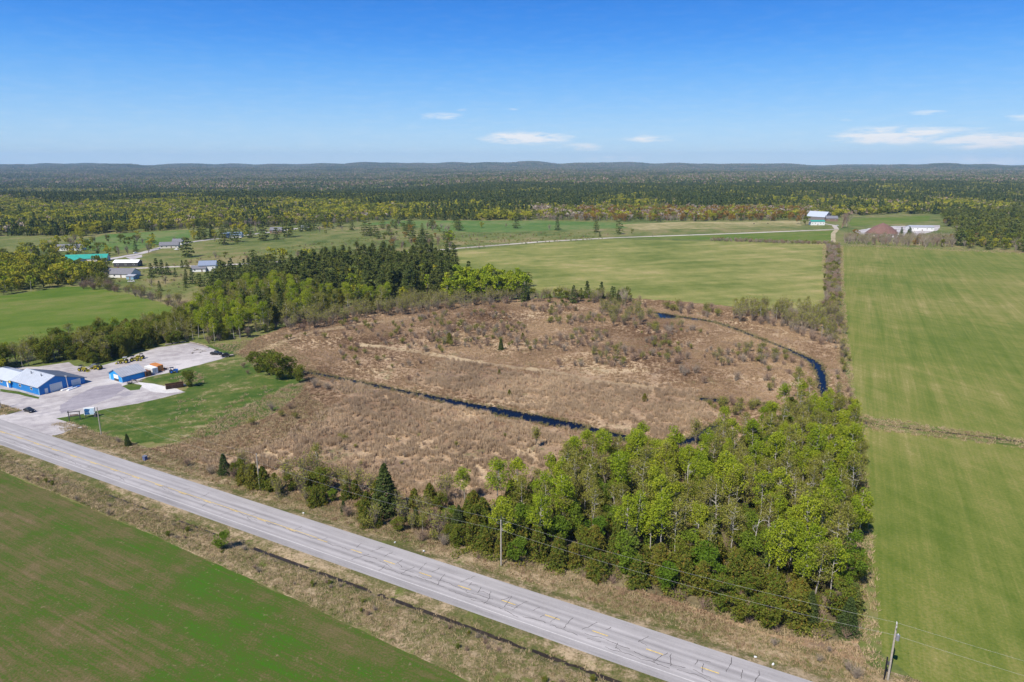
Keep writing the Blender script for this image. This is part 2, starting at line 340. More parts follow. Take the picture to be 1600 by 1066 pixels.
MARSH = P((190,700),(230,702),(300,692),(350,672),(420,652),(470,615),(478,592),(440,578),(395,562),(372,552),(395,530),(470,503),(540,490),(640,478),(760,470),(860,466),(940,464),(1040,470),(1130,478),(1240,490),(1290,500),(1312,510),(1325,600),(1336,650),(1346,700),(1340,1005),('st',64,9),('st',-30,9),('st',-90,9),('st',-135,9))
WOOD = P((705,878),(712,800),(850,775),(900,742),(985,716),(1075,735),(1130,700),(1215,665),(1240,650),(1330,655),(1348,700),(1343,1000),(1290,1003),(1200,990),(1100,955),(1040,932),(900,905),(780,878))
sheet('marsh', MARSH, .02, m_marsh, 3, 1.2, 3)
sheet('wood_floor', WOOD, .04, m_floor, 3, 1.0, 5)
FIELD_L = [ST(-520, -15), ST(-160, -15.2), ST(-85, -17), ST(-42, -18.8), ST(0, -21.2), ST(60, -24), ST(160, -27), ST(160, -260), ST(-520, -260)]
sheet('crop_field', FIELD_L, .024, m_fieldL, 1.2, .55, 7)
FIELD_R1 = P((1314,384.5),(1400,386),(1600,396),(2100,420),(2600,520),(2500,840),(1800,716),(1600,688),(1440,664),(1346,650),(1330,600),(1322,510),(1316,440))
sheet('hay_field', FIELD_R1, .024, m_fieldR, 2.5, .6, 9)
FIELD_R2 = P((1352,668),(1440,680),(1600,699),(1800,726),(2500,850),('st',150,13.2),('st',72,12.6),(1378,1020),(1366,900),(1352,760),(1346,700))
sheet('hay_field', FIELD_R2, .024, m_fieldR, 2.0, .5, 10)
sheet('pasture', P((735,391),(850,380),(960,373.5),(1100,377),(1200,379),(1294,381),(1292,440),(1286,497),(1240,484),(1140,478),(1040,470),(940,463),(850,457),(760,430),(690,420),(690,396)), .024, m_fieldC, 4, 1.2, 11)
sheet('meadow', P((985,371),(1120,366.5),(1302,360.5),(1303,378),(1200,377),(1090,374.5)), .024, m_fieldW, 4, 1, 12)
FIELD_W = P((-260,480),(0,463),(60,455),(100,448),(140,449),(200,459),(250,472),(292,492),(250,512),(200,520),(140,530),(100,545),(0,562),(-260,625))
sheet('spring_field', FIELD_W, .024, m_fieldW, 3, 1.0, 13)
sheet('far_meadow', P((120,378),(170,366),(297,359),(297,371),(260,379),(215,390),(130,392)), .024, m_bluefield, 6, 2, 14)
sheet('far_meadow', P((560,350),(620,345),(850,345),(1000,349),(980,356),(860,360),(790,363),(700,362),(640,354)), .024, m_bluefield, 6, 2, 15)
sheet('straw_field', P((960,351),(1060,347),(1250,345.5),(1252,353),(1130,357),(1000,359)), .034, m_straw, 6, 2, 16)
sheet('far_meadow', P((1318,342),(1455,337),(1450,346),(1400,350),(1330,353)), .024, m_fieldW, 6, 2, 17)
LAWN = P((50,664),(75,656),(120,649),(165,639),(215,631),(270,617),(300,604),(224,594),(262,584),(290,576),(345,562),(362,560),(398,563),(420,580),(468,592),(474,605),(430,640),(395,650),(340,680),(270,690),(215,694),(165,676),(110,665),(70,662))
sheet('lawn', LAWN, .030, m_lawn, 1.2, 3.0, 18)
sheet('lawn', P((306,535),(378,538),(372,551),(357,557),(340,548)), .030, m_lawn, 1.5, .8, 19)
GRAVEL = P((-200,600),(-60,577),(60,573),(108,566),(116,572),(150,574),(190,563),(215,553),(245,543.5),(290,536.5),(308,536),(330,544),(358,556),(344,562),(290,575.5),(262,583),(228,590),(214,597),(242,600),(275,608),(290,613),(270,618),(215,631),(165,639),(120,649),(75,656),(52,663),(46,668),('st',-190,6.6),(-4,652),(20,655),(42,657),(46,651),(20,639),(0,634),(-200,690))
sheet('gravel_yard', GRAVEL, .040, m_gravel, 1.2, .45, 20)
sheet('worn_gravel', P((92,634),(118,619),(148,605),(182,600),(196,606),(172,622),(140,635),(98,646)), .044, ground_mat('worn_gravel', [(0, (.235, .215, .235)), (1, (.335, .31, .325))], scales=((.06, .4), (.5, .3), (3, .3)), stretch=[(R(35), 12, .4, .4)], bump=.3), 1, 1.0, 22)
sheet('grass_patch', P((190,604),(204,599),(222,602),(218,609),(203,611)), .048, m_lawn, .8, .4, 23)
sheet('grass_patch', P((0,608),(30,612),(62,621),(60,624),(28,616),(0,612)), .048, m_lawn, .8, .3, 24)
sheet('gravel_pad', P((216,598),(240,600),(275,608),(286,612),(262,615),(235,612),(222,605)), .046, m_gravel2, 1, .4, 21)

# water
CREEKS = [
 P((440,574),(470,578),(540,591.5),(640,611.5),(720,627),(800,641),(860,653),(914,664),(918,674),(890,671),(850,664),(800,654),(740,640),(700,632),(640,617),(540,596),(470,582),(438,577)),
 P((914,665),(980,681),(1048,693),(1050,699),(980,691),(916,675)),
 P((1058,494),(1090,498),(1120,503),(1120,505),(1088,501),(1058,497)),
 P((1048,693),(1075,684),(1110,664),(1140,655),(1150,662),(1112,682),(1082,696),(1050,699)),
 P((1193,631),(1207,629),(1215,636),(1211,644),(1197,643)),
 P((1086,622),(1110,622),(1140,627),(1136,631),(1104,627),(1086,626)),
 P((1020,488),(1040,490),(1062,494),(1056,499),(1030,498)),
 P((1118,503),(1150,513),(1182,525),(1180,528.5),(1148,516),(1118,505.5)),
 P((1182,526),(1215,538),(1248,551),(1272,562),(1286,571),(1294,588),(1294,606),(1299,625),(1298,650),(1287,650),(1284,625),(1276,604),(1275,584),(1264,567),(1240,553.5),(1212,540.5),(1180,528.5)),
 P((1344,657),(1362,660),(1364,664),(1344,662)),
]
for i, c in enumerate(CREEKS): sheet('creek', c, .050, m_water, 1.5, .5, 30 + i)
ribbon('drainage_ditch', P((1364,662),(1440,672),(1520,681),(1600,691),(1750,712)), 1.3, .034, ground_mat('ditch_mud', [(0, (.03, .028, .02)), (1, (.12, .09, .05))], bump=.3), wob=.8)
TRAIL = P((560,536),(660,548),(760,566),(860,578),(960,598),(1040,606),(1040,610),(955,603),(860,583),(760,571),(655,553),(560,541))
TRAIL2 = P((400,548),(470,520),(560,505),(640,497),(640,500),(560,509),(475,525),(405,553))
m_straw2 = ground_mat('trampled_straw', [(0, (.22, .155, .09)), (.5, (.32, .235, .14)), (1, (.45, .345, .205))], bump=.5)
sheet('straw_trail', TRAIL, .030, m_straw2, 1.5, 2.6, 61); sheet('straw_trail', TRAIL2, .030, m_straw2, 1.5, 2.6, 62)
def in_water(x, y):
    r = np.zeros(np.shape(x), bool)
    for c in CREEKS: r |= inside(c, x, y)
    return r

# ---------------------------------------------------------------- the road and its verges
def field_edge(s): return np.interp(s, [-520, -160, -120, -85, -42, 0, 60, 160], [-15, -15.2, -15.8, -17, -18.8, -21.2, -24, -27])
def warp(s, t): return np.where(np.asarray(t) < -11.2, -11.2 + (np.asarray(t) + 11.2) * (-11.2 - field_edge(s)) / 10.3, t)
def road_profile_mesh(name, s0, s1, prof, ds, mat, nz=.0, seed=0):
    ss_ = np.arange(s0, s1 + .01, ds); v = []; f = []; n = len(prof)
    for i, s in enumerate(ss_):
        for j, (t, z) in enumerate(prof):
            t = warp(s, t)
            zz = z + (nz * (mnoise.noise((s / 1.6, t / 1.0, seed)) + .8 * mnoise.noise((s / 5, t / 3, seed + 3))) if nz and 0 < j < n - 1 else 0)
            x, y = ST(s, t); v.append((x, y, max(zz, -.4 if not nz else z * .2)))
    for i in range(len(ss_) - 1):
        for j in range(n - 1): a = i * n + j; f.append((a, a + n, a + n + 1, a + 1))
    return tag(link(name, mesh_from(name, v, f, [mat], smooth=bool(nz))), kind='structure')
def asphalt():
    m, t = new_mat('worn_asphalt'); b = N(t, 'ShaderNodeBsdfPrincipled'); o = N(t, 'ShaderNodeOutputMaterial'); L(t, b.outputs[0], o.inputs[0])
    b.inputs['Roughness'].default_value = .85; b.inputs['Specular IOR Level'].default_value = .2
    g = N(t, 'ShaderNodeTexCoord'); mp = N(t, 'ShaderNodeMapping'); mp.vector_type = 'TEXTURE'; mp.inputs['Rotation'].default_value = (0, 0, -RA); mp.inputs['Location'].default_value = (RO[0], RO[1], 0)
    L(t, g.outputs['Object'], mp.inputs[0]); sp = N(t, 'ShaderNodeSeparateXYZ'); L(t, mp.outputs[0], sp.inputs[0])
    tt = sp.outputs[1]
    # wheel tracks worn paler, oil-darkened lane middles, darker paved shoulders
    def bandm(c, w): return M(t, 'POWER', 2.718, M(t, 'MULTIPLY', M(t, 'POWER', M(t, 'ABSOLUTE', M(t, 'MULTIPLY', M(t, 'SUBTRACT', tt, c), 1 / w)), 2.0), -1.0))
    tr = None
    for c, w, a in ((-2.7, .35, .06), (-.95, .35, .045), (.95, .35, .05), (2.7, .35, .06), (-1.8, .3, -.05), (1.8, .3, -.04), (-4.9, .8, -.055), (-3.75, .12, .09), (4.9, .8, .012), (0, .25, -.03)):
        q = M(t, 'MULTIPLY', bandm(c, w), a); tr = q if tr is None else M(t, 'ADD', tr, q)
    def nz(sc, st=None, det=5):
        n1 = N(t, 'ShaderNodeTexNoise'); n1.inputs['Scale'].default_value = sc; n1.inputs['Detail'].default_value = det; n1.inputs['Roughness'].default_value = .65
        if st:
            m2 = N(t, 'ShaderNodeMapping'); m2.inputs['Scale'].default_value = (1 / st, 1, 1); L(t, mp.outputs[0], m2.inputs[0]); L(t, m2.outputs[0], n1.inputs['Vector'])
        else: L(t, mp.outputs[0], n1.inputs['Vector'])
        return M(t, 'SUBTRACT', n1.outputs[0], .5)
    val = M(t, 'ADD', M(t, 'ADD', tr, .325), M(t, 'ADD', M(t, 'MULTIPLY', nz(.08), .16), M(t, 'ADD', M(t, 'MULTIPLY', nz(1.2, 18), .22), M(t, 'MULTIPLY', nz(3.0), .10))))
    cb = N(t, 'ShaderNodeCombineColor'); L(t, M(t, 'MULTIPLY', val, 1.0), cb.inputs[0]); L(t, M(t, 'MULTIPLY', val, .94), cb.inputs[1]); L(t, M(t, 'MULTIPLY', val, .905), cb.inputs[2])
    L(t, cb.outputs[0], b.inputs['Base Color']); return m
road = road_profile_mesh('road', -900, 320, [(-5.95, .0), (-5.85, .42), (0, .52), (5.85, .42), (5.95, 0)], 10, asphalt())
np_ = [(-5.9, .36), (-6.6, .34), (-7.4, .24), (-8.2, .12), (-8.9, .0), (-9.4, -.06), (-9.9, -.06), (-10.4, .02), (-11, .30), (-11.8, .42), (-12.8, .38), (-14, .34), (-15.2, .26), (-16.5, .22), (-18, .16), (-19.5, .10), (-21.5, .02)]
np_ = [(t, z + .14) for t, z in np_]; np_[-1] = (-21.5, 0.0)
fp_ = [(5.9, .38), (6.5, .36), (7.2, .24), (8, .10), (8.7, .06), (9.4, .16), (10.5, .24), (11.5, .22), (13, .16), (14.2, .10), (15.4, .0)]
road_profile_mesh('roadside_verge', -400, 200, np_[::-1], .8, m_verge, .16, 2)
road_profile_mesh('roadside_verge', -172, 200, fp_, .8, m_verge, .12, 5)
road_profile_mesh('roadside_verge', -600, -206, fp_, 1.2, m_verge, .12, 5)
road_profile_mesh('driveway_apron', -207.5, -171, [(5.93, .405), (7.5, .30), (10, .15), (14, .055), (16, .03)], 2, m_gravel)
# ditch water
m_ditch = flat('ditch_water', (.035, .026, .016), .3, var=.4, scale=.6, spec=.25)
road_profile_mesh('ditch_water', -118, -96, [(-9.9, .135), (-9.4, .135)], 6, m_ditch)
road_profile_mesh('ditch_water', -88, -67, [(-9.85, .135), (-9.35, .135)], 6, m_ditch)
road_profile_mesh('ditch_water', -62, 120, [(-10.15, .135), (-9.2, .135)], 6, m_ditch)
# painted markings, parts of the road
yel = flat('yellow_paint', (.66, .46, .10), .7, var=.3, scale=3); whi = flat('worn_white_paint', (.55, .53, .50), .7, var=.2, scale=2)
def crown(t): return .52 - abs(t) * .1 / 5.85
def stripe(s0, s1, t0, t1, name, mat, dz=.006):
    v = []; f = []; k = max(1, int((s1 - s0) / 10))
    for i in range(k + 1):
        s = s0 + (s1 - s0) * i / k
        for t in (t0, t1): x, y = ST(s, t); v.append((x, y, crown(t) + dz))
        if i: f.append((2 * i - 2, 2 * i, 2 * i + 1, 2 * i - 1))
    return link(name, mesh_from(name, v, f, [mat]), road)
stripe(-700, -52, .12, .26, 'solid_line', yel)
s = -51.5
while s > -330: stripe(s, s + 3.0, -.22, -.06, 'dash', yel); s -= 9.9
for s in (-41.5, -32.2, -22.6, -12.8, -2.4, 7.2, 17.0, 27.4, 37.2, 47.2, 57, 67, 77): stripe(s, s + 3.1, .05, .24, 'dash', yel)
stripe(-700, 320, -3.86, -3.76, 'edge_line', whi)
# cracks: ribbons following the wandering cracks in the asphalt
def cracks():
    v = []; f = []
    def crack(pts, w):
        for i, (s, t) in enumerate(pts):
            a = pts[max(i - 1, 0)]; b = pts[min(i + 1, len(pts) - 1)]; ds, dt = b[0] - a[0], b[1] - a[1]; l = math.hypot(ds, dt) or 1
            ww = w * random.uniform(.5, 1.2) / 2
            for k in (-1, 1):
                s2, t2 = s - dt / l * ww * k, t + ds / l * ww * k; x, y = ST(s2, t2); v.append((x, y, crown(t2) + .010))
            if i: o = len(v); f.append((o - 4, o - 3, o - 1, o - 2))
    def walk(s, t, ds, dt, n, wob):
        p = [(s, t)]
        for i in range(n):
            s += ds + random.gauss(0, wob); t += dt + random.gauss(0, wob); t = max(-5.6, min(5.6, t)); p.append((s, t))
        return p
    random.seed(5); s = -230
    while s < 95:
        near = s > -50
        s += random.uniform(1.6, 4.0) if near else random.uniform(4, 10)
        t0 = random.uniform(-3.6, 2.0); n = random.randint(4, 12) if near else random.randint(4, 10)
        crack(walk(s, t0, random.uniform(-.06, .16), .33, n, .10), .11 if near else .10)
        if random.random() < .45: crack(walk(s, t0 + random.uniform(0, 2), .35, random.uniform(-.1, .1), random.randint(3, 8), .12), .09)
    for a, b, t in ((-8, 70, -2.6), (-60, -2, -.5), (16, 64, -1.1), (-36, -12, -1.9), (-200, -120, -2.4), (-110, -60, -.4)):
        s = a; tt = t
        while s < b:
            n = random.randint(6, 20); crack(walk(s, tt, .42, (t - tt) * .06, n, .10), .10 if a > -70 else .08); s += n * .42 + random.uniform(.2, 2.5); tt = t + random.uniform(-.4, .4)
    o = link('cracks', mesh_from('cracks', v, f, [flat('crack_tar', (.07, .062, .062), .9)]), road); o['kind'] = 'stuff'
cracks()
random.seed(11)
# lesser roads
m_dirt = ground_mat('dirt_road', [(0, (.34, .30, .25)), (1, (.52, .47, .41))], bump=0)
ribbon('side_road', P((140,428),(200,420),(290,416),(345,414.5),(410,410.5),(480,406),(600,398),(710,388.5),(850,377.5),(960,371.5),(1120,366),(1308,358.5)), 8.0, .030, m_dirt, wob=.15)
ribbon('gravel_lane', P((150,409),(165,406),(220,396),(262,384),(300,378),(360,370),(430,362),(480,355)), 8.5, .036, m_gravel, wob=.3)
ribbon('farm_track', P((1308,358.5),(1302,365),(1302,378)), 5, .036, ground_mat('track_straw', [(0, (.30, .25, .14)), (1, (.45, .38, .25))], bump=0), wob=.3)
ribbon('farm_lane', P((1308,358.5),(1303,352),(1285,349)), 6, .040, m_dirt)
sheet('farm_yard', P((1335,361),(1375,354),(1440,352),(1470,352),(1465,360),(1420,372),(1378,371),(1350,369)), .030, m_gravel, 6, 2, 44)
sheet('house_yard', P((195,402),(222,398),(222,402),(205,406)), .042, m_gravel, 4, 1.2, 45)

# ---------------------------------------------------------------- plants: prototypes
def cards(c, size, k=3, up=0.0, squash=1.0, seedr=None):
    """small leaf sprays: randomly turned polygons at centres c"""
    g = seedr or rng; c = np.asarray(c, float); n = len(c); size = np.broadcast_to(size, (n,))[:, None]
    a = g.normal(size=(n, 3)); a[:, 2] *= squash; a /= np.linalg.norm(a, axis=1, keepdims=True)
    b = g.normal(size=(n, 3)); b[:, 2] -= up; b -= (a * b).sum(1, keepdims=True) * a; b /= np.linalg.norm(b, axis=1, keepdims=True)
    j = g.uniform(.6, 1.25, (n, 4, 1))
    if k == 3: p = [c + a * size * j[:, 0], c - a * size * .5 * j[:, 1] + b * size * .85, c - a * size * .5 - b * size * .85 * j[:, 2]]
    else: p = [c + a * size * j[:, 0], c + b * size * .75 * j[:, 1], c - a * size * j[:, 2], c - b * size * .75 * j[:, 3]]
    return np.stack(p, 1).reshape(-1, 3)
def sticks(segs):
    """segs (x0,y0,z0,x1,y1,z1,w): tapered slender triangles, two crossed"""
    s_ = np.asarray(segs, float); a = s_[:, :3]; b = s_[:, 3:6]; w = s_[:, 6:7]; d = b - a
    n1 = np.cross(d, rng.normal(size=d.shape)); n1 /= (np.linalg.norm(n1, axis=1, keepdims=True) + 1e-9)
    n2 = np.cross(d, n1); n2 /= (np.linalg.norm(n2, axis=1, keepdims=True) + 1e-9)
    return np.concatenate([np.stack([a - n1 * w, a + n1 * w, b], 1).reshape(-1, 3), np.stack([a - n2 * w, a + n2 * w, b], 1).reshape(-1, 3)])
def rdir(elev_lo, elev_hi):
    a = random.uniform(0, 2 * math.pi); e = random.uniform(R(elev_lo), R(elev_hi)); return np.array([math.cos(a) * math.cos(e), math.sin(a) * math.cos(e), math.sin(e)])
PROTO = {}
def finish(key, tv, cv, k, bark, leaf, twigs=None):
    """store as near pair (trunk, crown) and a far single mesh"""
    tmb = tv; cm_ = np.asarray(cv, np.float32)
    PROTO.setdefault(key, []).append(dict(trunk=tmb.mesh(key + '_trunk', [bark], True) if tmb else None, crown=soup(key + '_crown', cm_, k, [leaf]), tv=tmb, cv=cm_, k=k, bark=bark, leaf=leaf))
def one_mesh(p, key):
    if 'one' not in p:
        v = [tuple(x) for x in p['cv'].reshape(-1, 3)]; n = len(v); k = p['k']; f = [tuple(range(i, i + k)) for i in range(0, n, k)]; mi = [0] * len(f)
        if p['tv']:
            f += [tuple(i + n for i in q) for q in p['tv'].f]; v += p['tv'].v; mi += [1] * len(p['tv'].f)
        p['one'] = mesh_from(key, v, f, [p['leaf'], p['bark']], mi)
    return p['one']
def trunk(h, r, lean=.3, n=6, seg=5, top=.25):
    mb = MB(); dx, dy = random.uniform(-lean, lean), random.uniform(-lean, lean); pts = []; rad = []
    for i in range(seg + 1):
        q = i / seg; pts.append((dx * q + .15 * random.uniform(-1, 1) * (i > 0), dy * q + .15 * random.uniform(-1, 1) * (i > 0), h * q - .2 * (i == 0))); rad.append(r * (1 - (1 - top) * q))
    mb.tube(pts, rad, n); return mb, pts
def along(pts, q):
    q *= len(pts) - 1; i = min(int(q), len(pts) - 2); a, b = np.array(pts[i]), np.array(pts[i + 1]); return a + (b - a) * (q - i)
def blob(c, r, n, flatz=.8, shell=.45):
    d = rng.normal(size=(n, 3)); d /= np.linalg.norm(d, axis=1, keepdims=True); d[:, 2] *= flatz
    return np.asarray(c) + d * (r * rng.uniform(shell, 1.0, (n, 1)) ** .6)
def poplar(h, leaf, n_leaf, size, spread, low=.42, bark='white', key='poplar', clumps=18, k=3, flatz=.85, r0=.17):
    mb, pts = trunk(h * .93, r0, .8, 6, 6, .2); cen = []
    for i in range(clumps):
        q = random.uniform(low, .98); base = along(pts, q * .97)
        reach = spread * (1.0 - ((q - .62) / .52) ** 2) * random.uniform(.35, 1.05) if q < .93 else spread * .15
        d = rdir(20, 60); d[:2] /= max(.2, math.hypot(d[0], d[1])); tip = base + np.array([d[0] * reach, d[1] * reach, abs(reach) * random.uniform(.35, .8)])
        tip[2] = min(tip[2], h * .97)
        mid = base * .5 + tip * .5 - np.array([0, 0, .15 * reach])
        mb.tube([base, mid, tip], [r0 * .42, r0 * .26, r0 * .10], 4, cap=False); cen.append((tip, random.uniform(.16, .30) * spread + .45))
    cen.append((along(pts, .99), .28 * spread + .4))
    tot = sum(r * r for _, r in cen)
    c = np.concatenate([blob(p, r, max(6, int(n_leaf * r * r / tot)), flatz) for p, r in cen])
    finish(key, mb, cards(c, rng.uniform(.6, 1.3, len(c)) * size, k), k, BK[bark], LF[leaf])
def conifer(h, r, leaf, n, size, key, shape=1.0, layers=0, low=.04, lump=.25, bark='brown', k=3, flare=0):
    mb, pts = trunk(h * .95, .05 + h * .013, .15, 5, 4, .2)
    q = rng.uniform(0, 1, n) ** (1.25); zz = low * h + q * (h * (1 - low))
    if layers: zz = (np.floor(q * layers) + rng.beta(2, 2, n) * .62) / layers * h * (1 - low) + low * h; q = (zz / h - low) / (1 - low)
    a = rng.uniform(0, 2 * math.pi, n); ph = rng.uniform(0, 6.28, 3)
    lum = 1 + lump * np.sin(a * 3 + ph[0] + zz * 1.1) * .6 + lump * np.sin(a * 5 + ph[1] - zz * 2.1) * .5 + lump * .4 * np.sin(a * 9 + zz * 4 + ph[2])
    prof = np.clip(1 - q, 0, 1) ** shape + .04
    if flare: prof *= np.clip(q / flare, .35, 1) ** .5
    rr = r * prof * lum * rng.uniform(.25, 1, n) ** .35
    if layers: zl = (q * layers) % 1; rr *= 1.15 - .75 * zl
    c = np.stack([np.cos(a) * rr, np.sin(a) * rr, zz - rr * .12], 1)
    finish(key, mb, cards(c, rng.uniform(.6, 1.3, n) * size, k, up=.6), k, BK[bark], LF[leaf])
def whitepine(h, r, n, size, key='pine', leaf='pine'):
    mb, pts = trunk(h * .97, .2 + h * .008, .6, 6, 5, .15); c = []
    lev = int(h / 1.5)
    for i in range(lev):
        q = .22 + .78 * i / (lev - 1); base = along(pts, min(1, q)); R_ = r * (1.05 - q) ** .62 * (.55 + .45 * min(1, (q - .1) * 3)) * 1.1
        for b in range(random.randint(4, 6)):
            if random.random() < .12: continue
            d = rdir(-4, 22); Lb = R_ * random.uniform(.6, 1.15); tip = base + d * Lb; mb.tube([base, tip], [.07, .03], 3, cap=False)
            m = max(6, int(n / (lev * 5))); t_ = rng.uniform(.3, 1.05, m)[:, None]
            c.append(base + d * Lb * t_ + rng.normal(size=(m, 3)) * np.array([.55, .55, .22]) * (.5 + .3 * Lb ** .5))
    c.append(along(pts, 1.0) + rng.normal(size=(max(8, n // 25), 3)) * np.array([.4, .4, .5]))
    c = np.concatenate(c); finish(key, mb, cards(c, rng.uniform(.6, 1.3, len(c)) * size, 3), 3, BK['brown'], LF[leaf])
def bare(h, w, n, key, twig, budleaf=None, stems=4, th=.05, density=1.0):
    """leafless shrub or tree: stems that fork into ever finer twigs"""
    segs = []; tips = []
    for s_ in range(stems):
        d = rdir(55, 86) if stems > 1 else np.array([random.uniform(-.05, .05), random.uniform(-.05, .05), 1]); d /= np.linalg.norm(d)
        L0 = h * random.uniform(.45, .7); a = np.array([random.uniform(-.2, .2) * w * .4, random.uniform(-.2, .2) * w * .4, -.1]); b = a + d * L0
        segs.append((*a, *b, th))
        for j in range(n // stems):
            q = random.uniform(.25, 1.0); p = a + d * L0 * q
            e = rdir(25, 75); e = e + d * .8; e /= np.linalg.norm(e); l = h * random.uniform(.22, .46) * (1.15 - .35 * q); t1 = p + e * np.array([w / h * 1.6, w / h * 1.6, 1]) * l
            t1[2] = min(t1[2], h); segs.append((*p, *t1, th * .55)); tips.append(t1)
            for m_ in range(3):
                p2 = p + (t1 - p) * random.uniform(.35, 1); e2 = rdir(5, 70) + e * .7; t2 = p2 + e2 * l * .38; segs.append((*p2, *t2, th * .38)); tips.append(t2)
    v = sticks(segs)
    if budleaf:
        c = np.array(tips); m = int(len(c) * density); c = c[rng.integers(0, len(c), m)] + rng.normal(size=(m, 3)) * .28
        bv = cards(c, rng.uniform(.5, 1.2, m) * .24, 3); 
        PROTO.setdefault(key, []).append(dict(trunk=soup(key + '_branches', v, 3, [TW[twig]]), crown=soup(key + '_crown', bv, 3, [LF[budleaf]]), tv=None, cv=np.concatenate([bv, v]), k=3, bark=TW[twig], leaf=LF[budleaf], split=len(bv) // 3))
    else:
        PROTO.setdefault(key, []).append(dict(trunk=None, crown=soup(key + '_branches', v, 3, [TW[twig]]), tv=None, cv=v, k=3, bark=TW[twig], leaf=TW[twig]))
_old_one = one_mesh
def one_mesh(p, key):
    if 'split' in p and 'one' not in p:
        n = len(p['cv']) // 3; p['one'] = soup(key, p['cv'], 3, [p['leaf'], p['bark']], (np.arange(n) >= p['split']).astype(np.int32)); return p['one']
    return _old_one(p, key)
# near prototypes
for i in range(7): poplar(15, 'lime', 2900, .19, 2.3 + .25 * (i % 3), .34 + .06 * (i % 3), key='poplar', clumps=26 + i, flatz=1.05)
for i in range(3): poplar(14, 'bud', 1900, .16, 2.6, .32, key='budding_poplar', clumps=28)
for i in range(4): poplar(7.5, 'green', 3400, .19, 2.6, .12, 'brown', key='young_maple', clumps=22, r0=.09)
for i in range(5): poplar(7.0, 'olive', 3600, .18, 2.6, .10, 'brown', key='olive_shrub', clumps=24, r0=.08)
for i in range(5): conifer(7.5, 2.3, 'cedar', 4200, .21, 'cedar', .55, 0, .02, .45, flare=.15)
for i in range(4): conifer(10 + .4 * i, 2.6 + .3 * i, 'spruce', 5200, .24, 'spruce', .8, 15, .04, .22)
for i in range(3): conifer(8, 2.6, 'pine', 4200, .24, 'young_pine', .7, 9, .05, .3)
for i in range(6): whitepine(18 + i * .8, 3.8 + .35 * i, 3000, .42)
for i in range(2): poplar(9, 'yellow', 2600, .24, 3.9, .2, 'brown', key='yellow_tree', clumps=22, r0=.13)
for i in range(3): bare(12, 4.2, 90, 'bare_poplar', 'pale', 'bud', 1, .11, 4.5)
for i in range(4): bare(4.2, 3.6, 150, 'bare_shrub', ('grey', 'brown')[i % 2], None, 12, .04)
for i in range(3): bare(4.5, 3.8, 110, 'sage_shrub', 'sage', 'bud', 10, .045, .7)
for i in range(3): bare(9.0, 3.4, 100, 'alder', 'grey', 'bud', 5, .06, 1.2)
def snag(h):
    mb, pts = trunk(h, .17, 1.2, 6, 5, .35)
    for i in range(9):
        b = along(pts, random.uniform(.4, 1)); d = rdir(5, 55); l = random.uniform(.8, 2.6); mid = b + d * l * .5 + np.array([0, 0, .15]); tip = b + d * l + rng.normal(size=3) * .3
        mb.tube([b, mid, tip], [.07, .05, .025], 4, cap=False)
        for q in range(2): d2 = rdir(0, 60); mb.tube([mid, mid + d2 * l * .5], [.035, .015], 3, cap=False)
    PROTO.setdefault('dead_tree', []).append(dict(trunk=None, crown=mb.mesh('dead_tree', [BK['white']], True)))
for i in range(4): snag(9 + i)
# far prototypes: fewer, larger sprays
for i in range(4): poplar(13, 'lime', 420, .55, 3.2, .35, key='far_poplar', clumps=14, k=4)
for i in range(4): poplar(11, 'yellow', 420, .62, 4.6, .16, 'brown', key='far_yellow', clumps=16, k=4)
for i in range(4): poplar(11, 'olive', 420, .60, 4.3, .14, 'brown', key='far_olive', clumps=16, k=4)
for i in range(3): poplar(10, 'orange', 340, .55, 3.8, .14, 'brown', key='far_orange', clumps=14, k=4)
for i in range(5): conifer(12 + i, 2.6 + .3 * i, 'spruce', 460, .60, 'far_spruce', .75, 9, .04, .5, k=4)
for i in range(5): conifer(11.5 + .7 * i, 3.4 + .25 * i, 'pine', 520, .60, 'far_pine', .42, 6, .08, .6, k=4, flare=.2)
for i in range(4): bare(11, 5.5, 44, 'far_bare', ('pale', 'grey', 'brown', 'grey')[i], None, 4, .16)
for i in range(3): bare(10, 4.5, 44, 'far_bud', 'grey', 'bud', 4, .14, 1.3)
for p in PROTO.get('far_bud', []): pass

